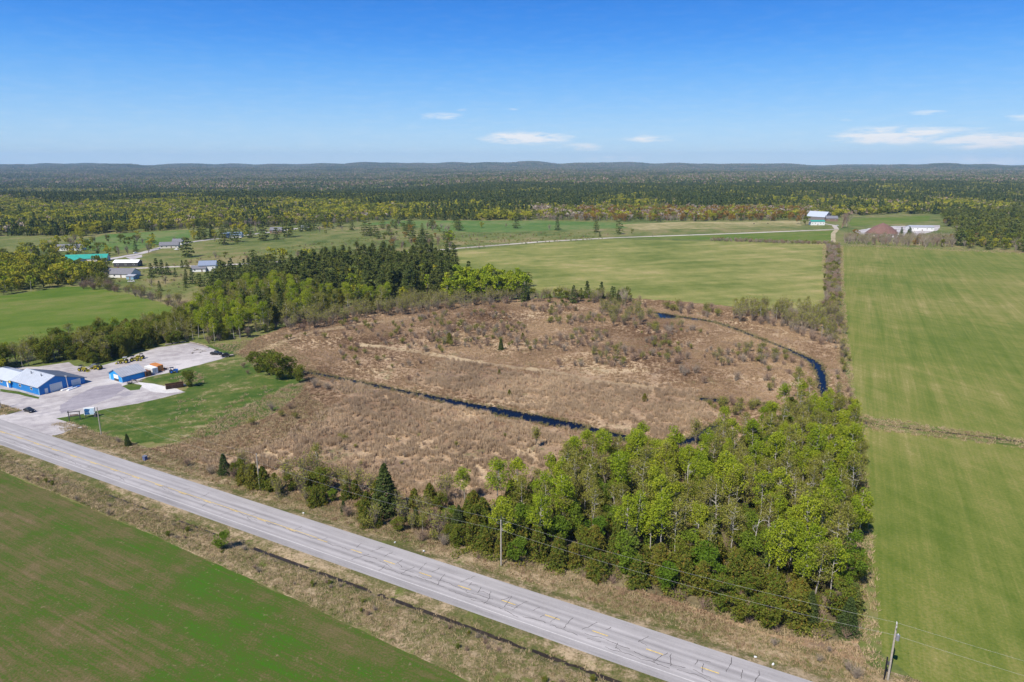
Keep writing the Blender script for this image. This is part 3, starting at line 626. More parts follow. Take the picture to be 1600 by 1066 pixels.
DIST_SPLIT = 330
COUNT = {}
def scatter(name, label, x, y, z, s, idx, protos):
    hid = bpy.data.collections.new(name + '_kinds')
    for i, me in enumerate(protos): hid.objects.link(bpy.data.objects.new(f'{name}_kind_{i:02d}', me))
    me = bpy.data.meshes.new(name); n = len(x); me.vertices.add(n); me.vertices.foreach_set('co', np.stack([x, y, z], 1).astype(np.float32).ravel())
    for nm, ty, dat in (('scl', 'FLOAT', s), ('rot', 'FLOAT', rng.uniform(0, 6.28, n)), ('idx', 'INT', idx)):
        a = me.attributes.new(nm, ty, 'POINT'); a.data.foreach_set('value', np.asarray(dat, np.int32 if ty == 'INT' else np.float32))
    o = link(name, me); ng = bpy.data.node_groups.new(name + '_scatter', 'GeometryNodeTree')
    ng.interface.new_socket('Geometry', in_out='INPUT', socket_type='NodeSocketGeometry'); ng.interface.new_socket('Geometry', in_out='OUTPUT', socket_type='NodeSocketGeometry')
    gi, go = ng.nodes.new('NodeGroupInput'), ng.nodes.new('NodeGroupOutput'); ip = ng.nodes.new('GeometryNodeInstanceOnPoints'); ci = ng.nodes.new('GeometryNodeCollectionInfo')
    ci.inputs['Collection'].default_value = hid; ci.inputs['Separate Children'].default_value = True; ci.inputs['Reset Children'].default_value = True; ip.inputs['Pick Instance'].default_value = True
    def att(nm, ty): a = ng.nodes.new('GeometryNodeInputNamedAttribute'); a.data_type = ty; a.inputs[0].default_value = nm; return a.outputs[0]
    L(ng, gi.outputs[0], ip.inputs['Points']); L(ng, ci.outputs[0], ip.inputs['Instance']); L(ng, att('idx', 'INT'), ip.inputs['Instance Index'])
    cx = ng.nodes.new('ShaderNodeCombineXYZ'); L(ng, att('rot', 'FLOAT'), cx.inputs[2]); er = ng.nodes.new('FunctionNodeEulerToRotation'); L(ng, cx.outputs[0], er.inputs[0]); L(ng, er.outputs[0], ip.inputs['Rotation'])
    L(ng, att('scl', 'FLOAT'), ip.inputs['Scale']); L(ng, ip.outputs[0], go.inputs[0])
    m = o.modifiers.new('scatter', 'NODES'); m.node_group = ng; return tag(o, label, kind='stuff')
REQ = []
PH = dict(poplar=15, budding_poplar=14, young_maple=7.5, olive_shrub=7, cedar=7.5, spruce=10, young_pine=8, pine=20, yellow_tree=9, bare_poplar=12, bare_shrub=4.2, sage_shrub=4.5, alder=9, dead_tree=10, far_poplar=13, far_yellow=11, far_olive=11, far_orange=10, far_spruce=14, far_pine=13, far_bare=11, far_bud=10)
def plant(key, name, x, y, s=1.0, label=None, cat='tree', group=None, z=0.0, desc=None, place=None):
    """ask for a plant; all are set out together further down, labels told apart by height and place"""
    if label and not desc and group: desc, place = None, None
    REQ.append(dict(key=key, name=name, x=x, y=y, s=s, label=label, cat=cat, group=group, z=z, desc=desc, place=place, v=random.randrange(len(PROTO[key])), app=PH[key] * s / math.hypot(x, y) * FPX))
def really_plant(r):
    p = PROTO[r['key']][r['v']]; x, y, s = r['x'], r['y'], r['s']; far = math.hypot(x, y) > DIST_SPLIT
    if far or p['trunk'] is None: o = link(r['name'], p['crown'] if p['trunk'] is None else one_mesh(p, r['key']))
    else:
        o = link(r['name'], None); tn = 'branches' if p.get('tv') is None else 'trunk'; link(tn, p['trunk'], o); link('crown', p['crown'], o)
    tag(o, r['label'], r['cat'], r['group']); o.location = (x, y, r['z']); o.rotation_euler = (random.uniform(-.03, .03), random.uniform(-.03, .03), random.uniform(0, 6.28)); o.scale = (s, s, s)
ORD = ['leftmost', 'second', 'third', 'fourth', 'fifth', 'sixth', 'seventh', 'eighth', 'ninth', 'tenth']
def set_out():
    byname = {}
    for r in REQ: byname.setdefault(r['name'], []).append(r)
    keep, rest = [], []
    for n_, l in byname.items():
        l.sort(key=lambda r: (0 if (r['label'] and not r['desc']) else 1, -r['app'])); k = [r for i, r in enumerate(l) if i < 295 and (r['app'] > 9 or (r['label'] and not r['desc']))]; keep += k; rest += [r for r in l if not any(r is q for q in ())][len(k):] if len(k) < len(l) else []
    groups = {}
    for r in keep:
        if r['desc']: groups.setdefault((r['desc'], r['place']), []).append(r)
    for (desc, place), l in groups.items():
        wide = len((desc + ' ' + place).split())
        for r in l: r['group'] = f'{desc}s {place}'; r['u'] = float(to_px(r['x'], r['y'])[0])
        cells = {('', ''): l}
        if len(l) > 9:
            l.sort(key=lambda r: r['s']); m = len(l); cells = {}
            for i, r in enumerate(l): cells.setdefault((('short ', 'medium ', 'tall ')[min(2, 3 * i // m)], ''), []).append(r)
        if len(l) > 27:
            c2 = {}
            for (a_, _), ll in cells.items():
                ll.sort(key=lambda r: r['u']); m = len(ll)
                for i, r in enumerate(ll): c2.setdefault((a_, (' left part', ' middle part', ' right part')[min(2, 3 * i // m)]), []).append(r)
            cells = c2
            if wide <= 9:
                c3 = {}
                for (a_, b_), ll in cells.items():
                    if len(ll) <= 10: c3[(a_, b_)] = ll; continue
                    ll.sort(key=lambda r: r['y']); m = len(ll); k_ = 3 if m > 20 else 2
                    for i, r in enumerate(ll): c3.setdefault((a_, b_ + (' front', ' centre', ' rear')[(k_ * i // m) if k_ == 3 else 2 * (2 * i // m)]), []).append(r)
                cells = c3
        for (a_, b_), ll in cells.items():
            ll.sort(key=lambda r: r['u']); m = len(ll)
            for i, r in enumerate(ll):
                o_ = '' if m == 1 or m > 10 else (' leftmost' if i == 0 else (' rightmost' if i == m - 1 else f' {ORD[i]} from left' if i < 10 else f' number {i + 1} from left'))
                sh = '' if not (b_ or o_) else ','
                r['label'] = lab = f'{a_}{desc} {place}{sh}{b_}{"," if b_ and o_ else ""}{o_}'
                if len(lab.replace('-', ' ').split()) > 16: print('LONG', lab)
    for r in keep: really_plant(r)
    # those too small or too many to pick out singly stand together as one mass of their kind
    byk = {}
    for r in rest: byk.setdefault(r['name'], []).append(r)
    for n_, l in byk.items():
        if len(l) < 3:
            for r in l: r['label'] = r['label'] or f"small {r['desc']} {r['place']}"; really_plant(r)
            continue
        ks = sorted({(r['key'], r['v']) for r in l}); ms = [one_mesh(PROTO[k][v], k) if PROTO[k][v]['trunk'] is not None else PROTO[k][v]['crown'] for k, v in ks]
        scatter(n_ + 's', f"further {n_.replace('_', ' ')}s standing deep among the others", np.array([r['x'] for r in l]), np.array([r['y'] for r in l]), np.array([r['z'] for r in l]), np.array([r['s'] for r in l]), np.array([ks.index((r['key'], r['v'])) for r in l]), ms)
    print('SET OUT', len(keep), len(rest))
def grid_pts(poly, d, jit=.45, seed=1, fill=1.0):
    g = np.random.default_rng(seed); a = np.array(poly); x0, y0 = a.min(0); x1, y1 = a.max(0)
    X, Y = np.meshgrid(np.arange(x0, x1, d), np.arange(y0, y1, d * .87)); X = X + (np.arange(X.shape[0]) % 2)[:, None] * d / 2
    X = X + g.uniform(-jit, jit, X.shape) * d; Y = Y + g.uniform(-jit, jit, Y.shape) * d
    X, Y = X.ravel(), Y.ravel(); k = inside(poly, X, Y) & (g.random(len(X)) < fill); return X[k], Y[k]

# ---------------------------------------------------------------- buildings
M_blue = ribbed('blue_cladding', (.012, .18, .50), 0, .5, .45); M_blueT = flat('pale_blue_trim', (.25, .55, .8), .5)
M_roofL = ribbed('galvanised_roof', (.47, .51, .56), 0, .6, .45, .0, var=.06); M_roofG = ribbed('grey_metal_roof', (.36, .37, .40), R(90), .6, .5)
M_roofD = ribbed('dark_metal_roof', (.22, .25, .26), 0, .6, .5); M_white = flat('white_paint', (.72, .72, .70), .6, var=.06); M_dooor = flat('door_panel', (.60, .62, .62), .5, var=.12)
M_glass = flat('window_glass', (.03, .04, .05), .12, var=.1, spec=.6); M_teal = ribbed('teal_roof', (.035, .30, .235), 0, .6, .5); M_shing = flat('grey_shingles', (.17, .17, .185), .9, var=.18, scale=1.5)
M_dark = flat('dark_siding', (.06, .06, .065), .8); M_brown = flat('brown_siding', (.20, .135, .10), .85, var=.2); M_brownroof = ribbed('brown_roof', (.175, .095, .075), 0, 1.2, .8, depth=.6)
M_pale = flat('pale_siding', (.62, .58, .50), .7); M_wood = flat('weathered_wood', (.28, .24, .20), .9, var=.3, scale=4); M_rust = flat('rusty_steel', (.16, .075, .04), .85, var=.5, scale=1.2)
M_orange = flat('orange_steel', (.52, .20, .045), .6, var=.25, scale=1.0); M_blk = flat('black_paint', (.012, .012, .014), .35, var=.1, spec=.5); M_tyre = flat('tyre_rubber', (.02, .02, .02), .85); M_conc = flat('concrete', (.42, .41, .38), .85)
M_steel = flat('grey_steel', (.33, .34, .35), .45, .6); M_yellow = flat('machine_yellow', (.34, .29, .02), .45, var=.12); M_cblue = flat('machine_blue', (.03, .15, .5), .4); M_brick = flat('brick', (.25, .10, .07), .9)
def add_window(parent, x, y, z, w, h, face, off=.03, frame=None):
    """face: 'x+','x-','y+','y-' the wall's outward side, (x,y,z) the middle of the opening in the house's own axes"""
    fr = MB(); g_ = MB(); t_ = .10
    for x0, x1, z0, z1 in ((-w/2, w/2, h/2 - t_, h/2), (-w/2, w/2, -h/2, -h/2 + t_), (-w/2, -w/2 + t_, -h/2 + t_, h/2 - t_), (w/2 - t_, w/2, -h/2 + t_, h/2 - t_)):
        fr.box(x0, -off * 2, z0, x1, .0, z1)
    g_.box(-w/2 + t_, -off, -h/2 + t_, w/2 - t_, .0, h/2 - t_)
    f = fr.build('window', frame or M_white, parent); g2 = g_.build('pane', M_glass, f)
    f.location = (x, y, z); f.rotation_euler = (0, 0, {'y-': 0, 'x+': R(90), 'y+': R(180), 'x-': R(-90)}[face]); return f
def add_door(parent, x, y, z, w, h, face, mat=None, panels=0, name='door'):
    d = MB()
    if panels:
        for i in range(panels): d.box(-w/2, -.07, i * h / panels + .02, w/2, 0, (i + 1) * h / panels - .02)
    else: d.box(-w/2, -.06, 0, w/2, 0, h)
    o = d.build(name, mat or M_dooor, parent); o.location = (x, y, z); o.rotation_euler = (0, 0, {'y-': 0, 'x+': R(90), 'y+': R(180), 'x-': R(-90)}[face])
    hb_ = MB().box(w * .36, -.12, h * .45, w * .40, -.06, h * .49).build('handle', M_steel, o); return o
def gable(name, label, cat, loc, rz, L_, Wd, eave, ridge, wall, roof, apex=.5, eave2=None, over=.35, windows=(), doors=(), trim=None, chimney=None, group=None):
    """ridge along local x from 0 to L_, walls from y=0 to Wd"""
    t_ = thing(name, label, cat, (loc[0], loc[1], 0), rz, group); e2 = eave if eave2 is None else eave2; a = apex * Wd
    prof = [(0, -.1), (Wd, -.1), (Wd, e2), (a, ridge), (0, eave)]
    MB().prism(prof, 'x', 0, L_).build('wall', wall, t_)
    s1 = (ridge - eave) / a; s2 = (ridge - e2) / (Wd - a); th = .14
    r = MB().prism([(-over, eave - over * s1 + .02), (a, ridge + .02), (a, ridge + .02 + th), (-over, eave - over * s1 + .02 + th)], 'x', -over, L_ + over).build('roof', roof, t_)
    MB().prism([(a, ridge + .02), (Wd + over, e2 - over * s2 + .02), (Wd + over, e2 - over * s2 + .02 + th), (a, ridge + .02 + th)], 'x', -over, L_ + over).build('roof', roof, t_)
    MB().box(-over, a - .12, ridge + th, L_ + over, a + .12, ridge + th + .06).build('ridge_cap', roof, t_)
    if trim:
        tb = MB()
        for cx, cy in ((0, 0), (L_, 0), (0, Wd), (L_, Wd)): tb.box(cx - .10, cy - .10, 0, cx + .10, cy + .10, (eave if cy == 0 else e2) - .05)
        tb.build('corner_trim', trim, t_)
    if chimney: MB().box(chimney[0], a + .3, ridge - .8, chimney[0] + .8, a + 1.1, ridge + .9).build('chimney', M_brick, r)
    for (x, y, z, w, h, f) in windows: add_window(t_, x, y, z, w, h, f)
    for dd in doors: add_door(t_, *dd)
    return t_
# big blue workshop: gable end towards the yard at local x = 0, long wall y = 0 towards the road
c0 = G(62, 618); ang = math.atan2(9.2, -16.9)
uw = (math.cos(ang), math.sin(ang))
# local frame: x along the ridge away from the gable, y must point to the right-hand (rear) side of the gable
def place_left(t_): pass
wk = thing('workshop', 'big blue metal workshop with pale roof and two white garage doors on its gable end', 'building', (c0[0], c0[1], 0), ang)
MB().prism([(0, -.1), (-17.2, -.1), (-17.2, 2.3), (-6.2, 6.0), (0, 3.3)], 'x', 0, 19.2).build('wall', M_blue, wk)
MB().prism([(.5, 3.1), (-6.2, 6.02), (-6.2, 6.2), (.5, 3.28)], 'x', -.5, 19.6).build('roof', M_roofL, wk)
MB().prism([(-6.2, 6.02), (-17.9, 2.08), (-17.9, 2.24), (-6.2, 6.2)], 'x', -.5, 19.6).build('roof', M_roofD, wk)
MB().box(-.5, -6.35, 6.2, 19.6, -6.05, 6.27).build('ridge_cap', M_roofL, wk)
MB().prism([(.6, -.1), (-9, -.1), (-9, 3.2), (-4.4, 4.9), (.6, 2.9)], 'x', 19.2, 40).build('annex_wall', M_blue, wk)
MB().prism([(1.1, 2.72), (-4.4, 4.92), (-4.4, 5.06), (1.1, 2.86)], 'x', 19.65, 40.4).build('annex_roof', M_roofL, wk)
MB().prism([(-4.4, 4.92), (-9.4, 3.0), (-9.4, 3.14), (-4.4, 5.06)], 'x', 19.65, 40.4).build('annex_roof', M_roofL, wk)
MB().box(-.13, -.13, 0, .13, .13, 3.2).build('corner_trim', M_blueT, wk)
sm_ = MB()
for i in range(20):
    for (y0, z0, y1, z1) in ((.5, 3.28, -6.2, 6.2), (-6.2, 6.2, -17.9, 2.24)): sm_.prism([(y0, z0 + .004), (y1, z1 + .004), (y1, z1 + .075), (y0, z0 + .075)], 'x', -.45 + i, -.37 + i)
sm_.build('roof_seams', M_roofG, wk)['kind'] = 'stuff'
for x_, y_, z_ in ((6, -4.6, 5.3), (13, -4.6, 5.3)): MB().tube([(x_, y_, z_), (x_, y_, z_ + 1.2)], .22, 8).build('roof_vent', M_steel, wk)
def gdoor(y, w, h):                                                      # garage door on the gable, made of panels
    d = MB().box(-.06, -w / 2 - .15, 0, 0, w / 2 + .15, h + .15).build('garage_door', M_white, wk); d.location = (0, y, 0)
    for i in range(4):
        for j in range(3):
            link('panel', gpan, d).location = (-.06, -w / 2 + (j + .5) * w / 3, (i + .5) * h / 4); d.children[-1].scale = (1, w / 3, h / 4)
gpan = MB().box(-.05, -.46, -.44, 0, .46, .44).mesh('panel', [M_dooor])
gdoor(-6.2, 4.2, 3.0); gdoor(-13.7, 3.2, 2.5)
MB().box(-.06, -3.1, 0, 0, -2.0, 2.1).build('door', M_white, wk)
for x in (5.2, 13.2): add_window(wk, x, .0, 1.9, 1.5, 1.1, 'y+')
MB().box(-.1, 0, 0, 1.0, .06, 2.2).build('door', M_white, wk).location = (20.6, .62, 0)
MB().box(0, 0, 0, 3.0, .06, 2.3).build('garage_door', M_white, wk).location = (31, .62, 0)
add_window(wk, 25.5, .62, 1.8, 1.4, 1.0, 'y+'); add_window(wk, 37, .62, 1.8, 1.4, 1.0, 'y+')
MB().box(0, 0, 0, 1.6, .08, .9).build('wall_sign', flat('sign_yellow', (.65, .5, .12), .6), wk).location = (18.4, .64, 2.2)
for q, (x, y, l, m_) in enumerate([(-1.6, -9.2, 4.5, M_white), (-2.4, -11.5, 5.0, M_cblue), (-3.2, -10.2, 4.2, M_white)]):
    b_ = MB().box(-.6, -l / 2, .0, .6, l / 2, .22); b_.box(-.5, -l / 2 + .2, .24, .4, l / 2 - .3, .40)
    o = b_.build('stacked_panels', m_, None); wx = c0[0] + x * uw[0] - y * uw[1]; wy = c0[1] + x * uw[1] + y * uw[0]
    o.location = (wx, wy, .05); o.rotation_euler = (0, 0, ang + .1 * q); tag(o, ('white panel stack lying nearest the workshop gable wall', 'blue panel stack lying on gravel before the workshop gable', 'white panel stack lying farthest out from the workshop gable')[q], 'panels', 'panel stacks beside the workshop')
lt = MB().tube([(0, 0, 0), (-.3, .1, 5.2)], .12, 6); lt.box(-.7, -.1, 5.0, .1, .2, 5.25)
o = lt.build('leaning_post', M_conc); wx = c0[0] - 1.2 * uw[0] + 9.9 * uw[1]; wy = c0[1] - 1.2 * uw[1] - 9.9 * uw[0]; o.location = (wx, wy, 0); tag(o, 'pale thin post standing between the two garage doors of the blue workshop', 'post')

# small blue shed
s0 = G(191.5, 598.3); aw = math.atan2(6.0, -9.6); sh = thing('shed', 'small bright blue shed with grey roof and a half open white door', 'shed', (s0[0], s0[1], 0), aw)
Wd, Ls = 9.6, 9.6            # local x runs along the gable front (to the left), local y away: -y is the far side
MB().prism([(0, -.1), (Wd, -.1), (Wd, 2.7), (Wd * .55, 4.7), (0, 2.5)], 'y', -Ls, 0).build('wall', ribbed('bright_blue_cladding', (.02, .28, .66), 0, .5, .45), sh)
MB().prism([(-.4, 2.32), (Wd * .55, 4.72), (Wd * .55, 4.86), (-.4, 2.46)], 'y', -Ls - .4, .5).build('roof', M_roofG, sh)
MB().prism([(Wd * .55, 4.72), (Wd + .4, 2.52), (Wd + .4, 2.66), (Wd * .55, 4.86)], 'y', -Ls - .4, .5).build('roof', M_roofG, sh)
sm_ = MB()
for i in range(11):
    for (x0, z0, x1, z1) in ((-.4, 2.46, Wd * .55, 4.86), (Wd * .55, 4.86, Wd + .4, 2.66)): sm_.prism([(x0, z0 + .004), (x1, z1 + .004), (x1, z1 + .06), (x0, z0 + .06)], 'y', .4 - i * .98, .46 - i * .98)
sm_.build('roof_seams', M_roofD, sh)['kind'] = 'stuff'
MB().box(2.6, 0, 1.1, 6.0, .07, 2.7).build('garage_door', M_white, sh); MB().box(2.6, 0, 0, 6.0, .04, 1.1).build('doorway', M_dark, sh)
MB().box(-.05, -.06, 0, .18, .10, 2.4).build('corner_trim', M_blueT, sh)
MB().box(8.3, 0, .2, 9.3, .06, 2.1).build('door', M_blueT, sh)

def container(label, px, py, mat, rz, l=6.1, w=2.44, h=2.6, grp='shipping containers behind the blue shed'):
    x, y = G(px, py); t_ = thing('shipping_container', label, 'container', (x, y, .05), rz, grp); b = MB()
    b.box(0, -w, .12, l, 0, h); b.build('body', mat, t_)
    rb = MB()
    for i in range(14): rb.box(.3 + i * (l - .6) / 14, 0, .3, .3 + (i + .5) * (l - .6) / 14, .05, h - .2); rb.box(.3 + i * (l - .6) / 14, -w - .05, .3, .3 + (i + .5) * (l - .6) / 14, -w, h - .2)
    r_ = rb.build('corrugation', mat, t_); r_['kind'] = 'stuff'
    for j in (0, 1): d = MB().box(-.06, .08 - w + j * (w / 2 - .04), .25, 0, -w / 2 - .04 + j * (w / 2 - .04), h - .12).build('door', mat, t_); MB().box(-.12, -w / 2 - .25 + j * .35, .4, -.06, -w / 2 - .2 + j * .35, h - .3).build('lock_rod', M_steel, d)
    return t_
ca = aw - R(90)
container('rust brown shipping container touching the back of the blue shed', 228, 589.5, M_rust, R(148), 3.6, 2.44, 2.2)
container('white shipping container between the brown and the orange one', 238.5, 585.5, M_white, R(146), 6.0)
container('orange shipping container with orange top, farthest from the blue shed', 247, 581.5, M_orange, R(146), 6.1)

def wheel(parent, x, y, r, w, rimm=None):
    ty = MB(); n = 14; pr = [(-w/2, r * .62), (-w/2, r * .92), (-w * .35, r), (w * .35, r), (w/2, r * .92), (w/2, r * .62)]
    v = [(r_ * math.cos(2 * math.pi * j / n), yy, r_ * math.sin(2 * math.pi * j / n)) for j in range(n) for yy, r_ in pr]; k = len(pr)
    f = [(j * k + i, j * k + i + 1, ((j + 1) % n) * k + i + 1, ((j + 1) % n) * k + i) for j in range(n) for i in range(k - 1)]
    ty.add(v, f); wo_ = link('wheel', None, parent); wo_.location = (x, y, r); ty.build('tyre', M_tyre, wo_)
    MB().tube([(0, -w * .40, 0), (0, w * .40, 0)], r * .63, 10).build('rim', rimm or M_steel, wo_)
def tractor(name, label, px, py, rz, col, roofc, s=1.0, grp=None, cat='tractor', bucket=True):
    x, y = G(px, py); t_ = thing(name, label, cat, (x, y, .05), rz, grp); t_.scale = (s, s, s)
    b = MB().prism([(-.9, .75), (2.1, .75), (2.25, 1.0), (2.15, 1.55), (.5, 1.75), (.35, 1.2), (-.9, 1.2)], 'y', -.42, .42); b.build('body', col, t_)
    MB().box(-1.0, -.62, 1.15, -.1, .62, 1.32).build('fender', col, t_); MB().box(-.75, -.3, 1.32, -.25, .3, 1.5).build('seat', M_blk, t_)
    for sx_, sy_ in ((-.85, -.58), (-.85, .58), (.35, -.55), (.35, .55)): MB().tube([(sx_, sy_, 1.2), (sx_ * .92, sy_ * .95, 2.45)], .05, 5).build('canopy_post', M_blk, t_)
    MB().box(-1.0, -.72, 2.45, .55, .72, 2.56).build('canopy', roofc, t_)
    for sy_ in (-1, 1): wheel(t_, -.6, sy_ * .82, .78, .42, col); wheel(t_, 1.55, sy_ * .72, .50, .30, col)
    MB().tube([(1.2, .3, 1.6), (1.2, .3, 2.2)], .05, 6).build('exhaust', M_blk, t_)
    if bucket:
        l = MB()
        for sy_ in (-.52, .52): l.tube([(.3, sy_, 1.5), (1.9, sy_, 1.35), (2.9, sy_, .5)], .07, 5)
        l.build('loader_arm', M_blk, t_); MB().prism([(2.8, .1), (3.6, .1), (3.55, .18), (2.95, .25), (2.95, .8), (2.8, .85)], 'y', -.85, .85).build('bucket', col, t_)
    return t_
GM = 'yellow and black machines parked along the tree line'
tractor('loader_tractor', 'yellow and black loader tractor nearest the blue workshop roof', 128.5, 580, R(-15), M_yellow, M_blk, 1.0, GM)
tractor('loader_tractor', 'yellow and black tractor parked under the trees left of the blue shed', 154, 577.5, R(170), M_yellow, M_blk, 1.0, GM)
tractor('loader_tractor', 'yellow tractor with pale canopy just behind the blue shed roof', 195, 567.5, R(200), M_yellow, M_roofG, 1.05, GM)
tractor('loader_tractor', 'yellow and black tractor in the middle of the back row behind the shed', 208.5, 564.5, R(15), M_yellow, M_blk, .95, GM)
tractor('loader_tractor', 'last yellow and black tractor of the back row, beside the open lot', 220.5, 561, R(190), M_yellow, M_blk, .95, GM)
tractor('blue_tractor', 'small blue tractor at the lawn edge of the gravel lot', 270, 583, R(30), M_cblue, M_blk, .95, None, bucket=False)
def trailer(label, px, py, rz, l=4.6, w=2.0, load=True, name='flatbed_trailer', mat=M_blk):
    x, y = G(px, py); t_ = thing(name, label, 'trailer', (x, y, .05), rz); MB().box(0, -w/2, .65, l, w/2, .78).build('deck', M_wood, t_)
    f = MB(); f.box(0, -w/2 - .06, .62, l, -w/2, .82); f.box(0, w/2, .62, l, w/2 + .06, .82); f.tube([(l, -.5, .68), (l + 1.3, 0, .62), (l, .5, .68)], .05, 5); f.build('frame', mat, t_)
    for x_ in (l * .4, l * .58):
        for s_ in (-1, 1): wheel(t_, x_, s_ * (w/2 + .18), .36, .22)
    if load: MB().prism([(.4, .79), (3.6, .79), (3.3, 1.5), (2.2, 1.9), (.9, 1.4)], 'y', -.8, .8).build('load', mat, t_)
    return t_
trailer('grey and black loaded trailer between the two left yellow tractors', 138, 576, R(12), 4.4, 2.0, True, mat=M_steel)
trailer('dark trailer with a low load at the far right corner of the gravel lot', 345, 558.5, R(20), 5.4, 2.0, True)

def car(name, label, px, py, rz, body, cat='car', pickup=False, s=1.0, grp=None):
    x, y = G(px, py); t_ = thing(name, label, cat, (x, y, .06), rz, grp); t_.scale = (s, s, s); w = .9
    if pickup: lower = [(-2.7, .35), (2.6, .35), (2.7, .75), (2.55, 1.05), (1.2, 1.15), (-2.7, 1.15)]; cab = [(-.9, 1.15), (1.25, 1.15), (.65, 1.85), (-.65, 1.88)]
    else: lower = [(-2.3, .38), (2.2, .32), (2.33, .55), (2.2, .80), (1.15, .96), (-1.9, 1.02), (-2.3, .92)]; cab = [(-1.75, 1.0), (1.05, .95), (.25, 1.42), (-.95, 1.46)]
    n = len(lower); b = MB()
    def loft(pr, ys, ins):
        v = []; n_ = len(pr); cx = sum(q[0] for q in pr) / n_
        for yy, sc in zip(ys, ins): v += [(cx + (q[0] - cx) * sc, yy * (1 if q[1] < 1.2 else .82), q[1]) for q in pr]
        f = [tuple(range(n_))[::-1], tuple(range((len(ys) - 1) * n_, len(ys) * n_))]
        for i in range(len(ys) - 1): f += [(i * n_ + j, i * n_ + (j + 1) % n_, (i + 1) * n_ + (j + 1) % n_, (i + 1) * n_ + j) for j in range(n_)]
        return v, f
    b.add(*loft(lower, (-w, -w * .75, w * .75, w), (.96, 1, 1, .96))); b.build('body', body, t_, False)
    MB().add(*loft(cab, (-w * .86, -w * .7, w * .7, w * .86), (.97, 1, 1, .97))).build('cabin', M_glass, t_)
    top = [(q[0] * .96, q[1] + .015) for q in cab[2:]]; MB().box(min(top[0][0], top[1][0]), -.58, top[0][1] - .02, max(top[0][0], top[1][0]), .58, top[0][1] + .045).build('roof', body, t_)
    if pickup: MB().box(-2.6, -.75, 1.151, -1.0, .75, 1.17).build('bed', M_dark, t_)
    for x_ in ((1.5, -1.45) if not pickup else (1.7, -1.7)):
        for s_ in (-1, 1): wheel(t_, x_, s_ * .82, .34, .22)
    for s_ in (-.62, .62): MB().box(2.24, s_ - .16, .62, 2.36, s_ + .16, .76).build('headlight', M_white, t_); MB().box(-2.36, s_ - .16, .72, -2.26, s_ + .16, .86).build('taillight', M_rust, t_)
    return t_
car('parked_car', 'black car parked on the driveway between road and blue workshop', 185.5 - 139.5 + 0.0, 643.5, R(-28), M_blk)
o = bpy.data.objects['parked_car']; x, y = G(46, 643.5); o.location = (x, y, .06)
car('pickup_truck', 'black pickup truck at the far right corner of the gravel lot', 338, 554.5, R(-8), M_blk, 'truck', True)

# dumpster
x, y = G(273, 606); t_ = thing('dumpster', 'long rusty open topped dumpster on the grass beside the budding tree', 'dumpster', (x, y, .05), R(31)); l, w, h = 6.4, 2.3, 1.7
b = MB(); b.box(-l/2, -w/2, .15, l/2, -w/2 + .1, h); b.box(-l/2, w/2 - .1, .15, l/2, w/2, h); b.box(-l/2, -w/2 + .1, .15, -l/2 + .1, w/2 - .1, h); b.box(l/2 - .1, -w/2 + .1, .15, l/2, w/2 - .1, h)
b.build('side_wall', flat('dark_rust', (.05, .028, .02), .8, var=.5, scale=1.5), t_); MB().box(-l/2 + .1, -w/2 + .1, .1, l/2 - .1, w/2 - .1, .3).build('floor', M_dark, t_)
for i in range(9): MB().box(-l/2 + .35 + i * .7, -w/2 - .08, .2, -l/2 + .45 + i * .7, -w/2, h - .05).build('rib', MATS['dark_rust'], t_)
MB().tube([(-l/2 - .05, -w/2, h), (l/2 + .05, -w/2, h), (l/2 + .05, w/2, h), (-l/2 - .05, w/2, h), (-l/2 - .05, -w/2, h)], .07, 5).build('rim_rail', M_rust, t_)
MB().box(-l/2 - .12, -.7, .4, -l/2, .7, 1.3).build('end_plate', M_pale, t_)
def heap(name, label, px, py, n, r, mat, cat, h=1.0, lmax=2.2, grp=None, z=.05):
    x, y = G(px, py); b = MB(); 
    for i in range(n):
        a = random.uniform(0, 6.28); d = random.uniform(0, r); l = random.uniform(.5, lmax); e = random.uniform(-.2, .35); q = (math.cos(a) * d, math.sin(a) * d, .15 + h * random.random() * (1 - d / r)); a2 = random.uniform(0, 6.28)
        b.tube([q, (q[0] + math.cos(a2) * l, q[1] + math.sin(a2) * l, max(.1, q[2] + e * l))], random.uniform(.06, .16), 4)
    o = b.build(name, mat); o.location = (x, y, z); return tag(o, label, cat, grp)
heap('scrap_heap', 'rust red heap of scrap steel beside the orange container', 254, 578.5, 26, 2.3, M_rust, 'scrap', 1.3)
heap('scrap_heap', 'low dark heap of scrap on the grass in front of the blue shed', 204, 600, 14, 1.0, M_dark, 'scrap', 1.3, 1.2)
heap('lumber_pile', 'scattered pale planks lying along the side of the blue shed', 213, 596, 16, 2.6, M_wood, 'lumber', .3, 3.0)
heap('lumber_pile', 'small low pile of dark planks on the open gravel lot, left one', 300, 552, 5, 1.2, M_wood, 'lumber', .2, 2.0, 'plank piles on the gravel lot')
heap('lumber_pile', 'low pile of planks on the open gravel lot, nearer the trees', 307, 548, 7, 1.6, M_wood, 'lumber', .2, 2.2, 'plank piles on the gravel lot')
heap('lumber_pile', 'low pile of planks on the gravel lot closest to the black pickup', 315, 550, 7, 1.6, M_wood, 'lumber', .2, 2.4, 'plank piles on the gravel lot')
heap('white_debris', 'white rubble lying on the grass behind the rusty dumpster', 288, 603, 22, 2.0, M_white, 'rubble', .3, 1.2)
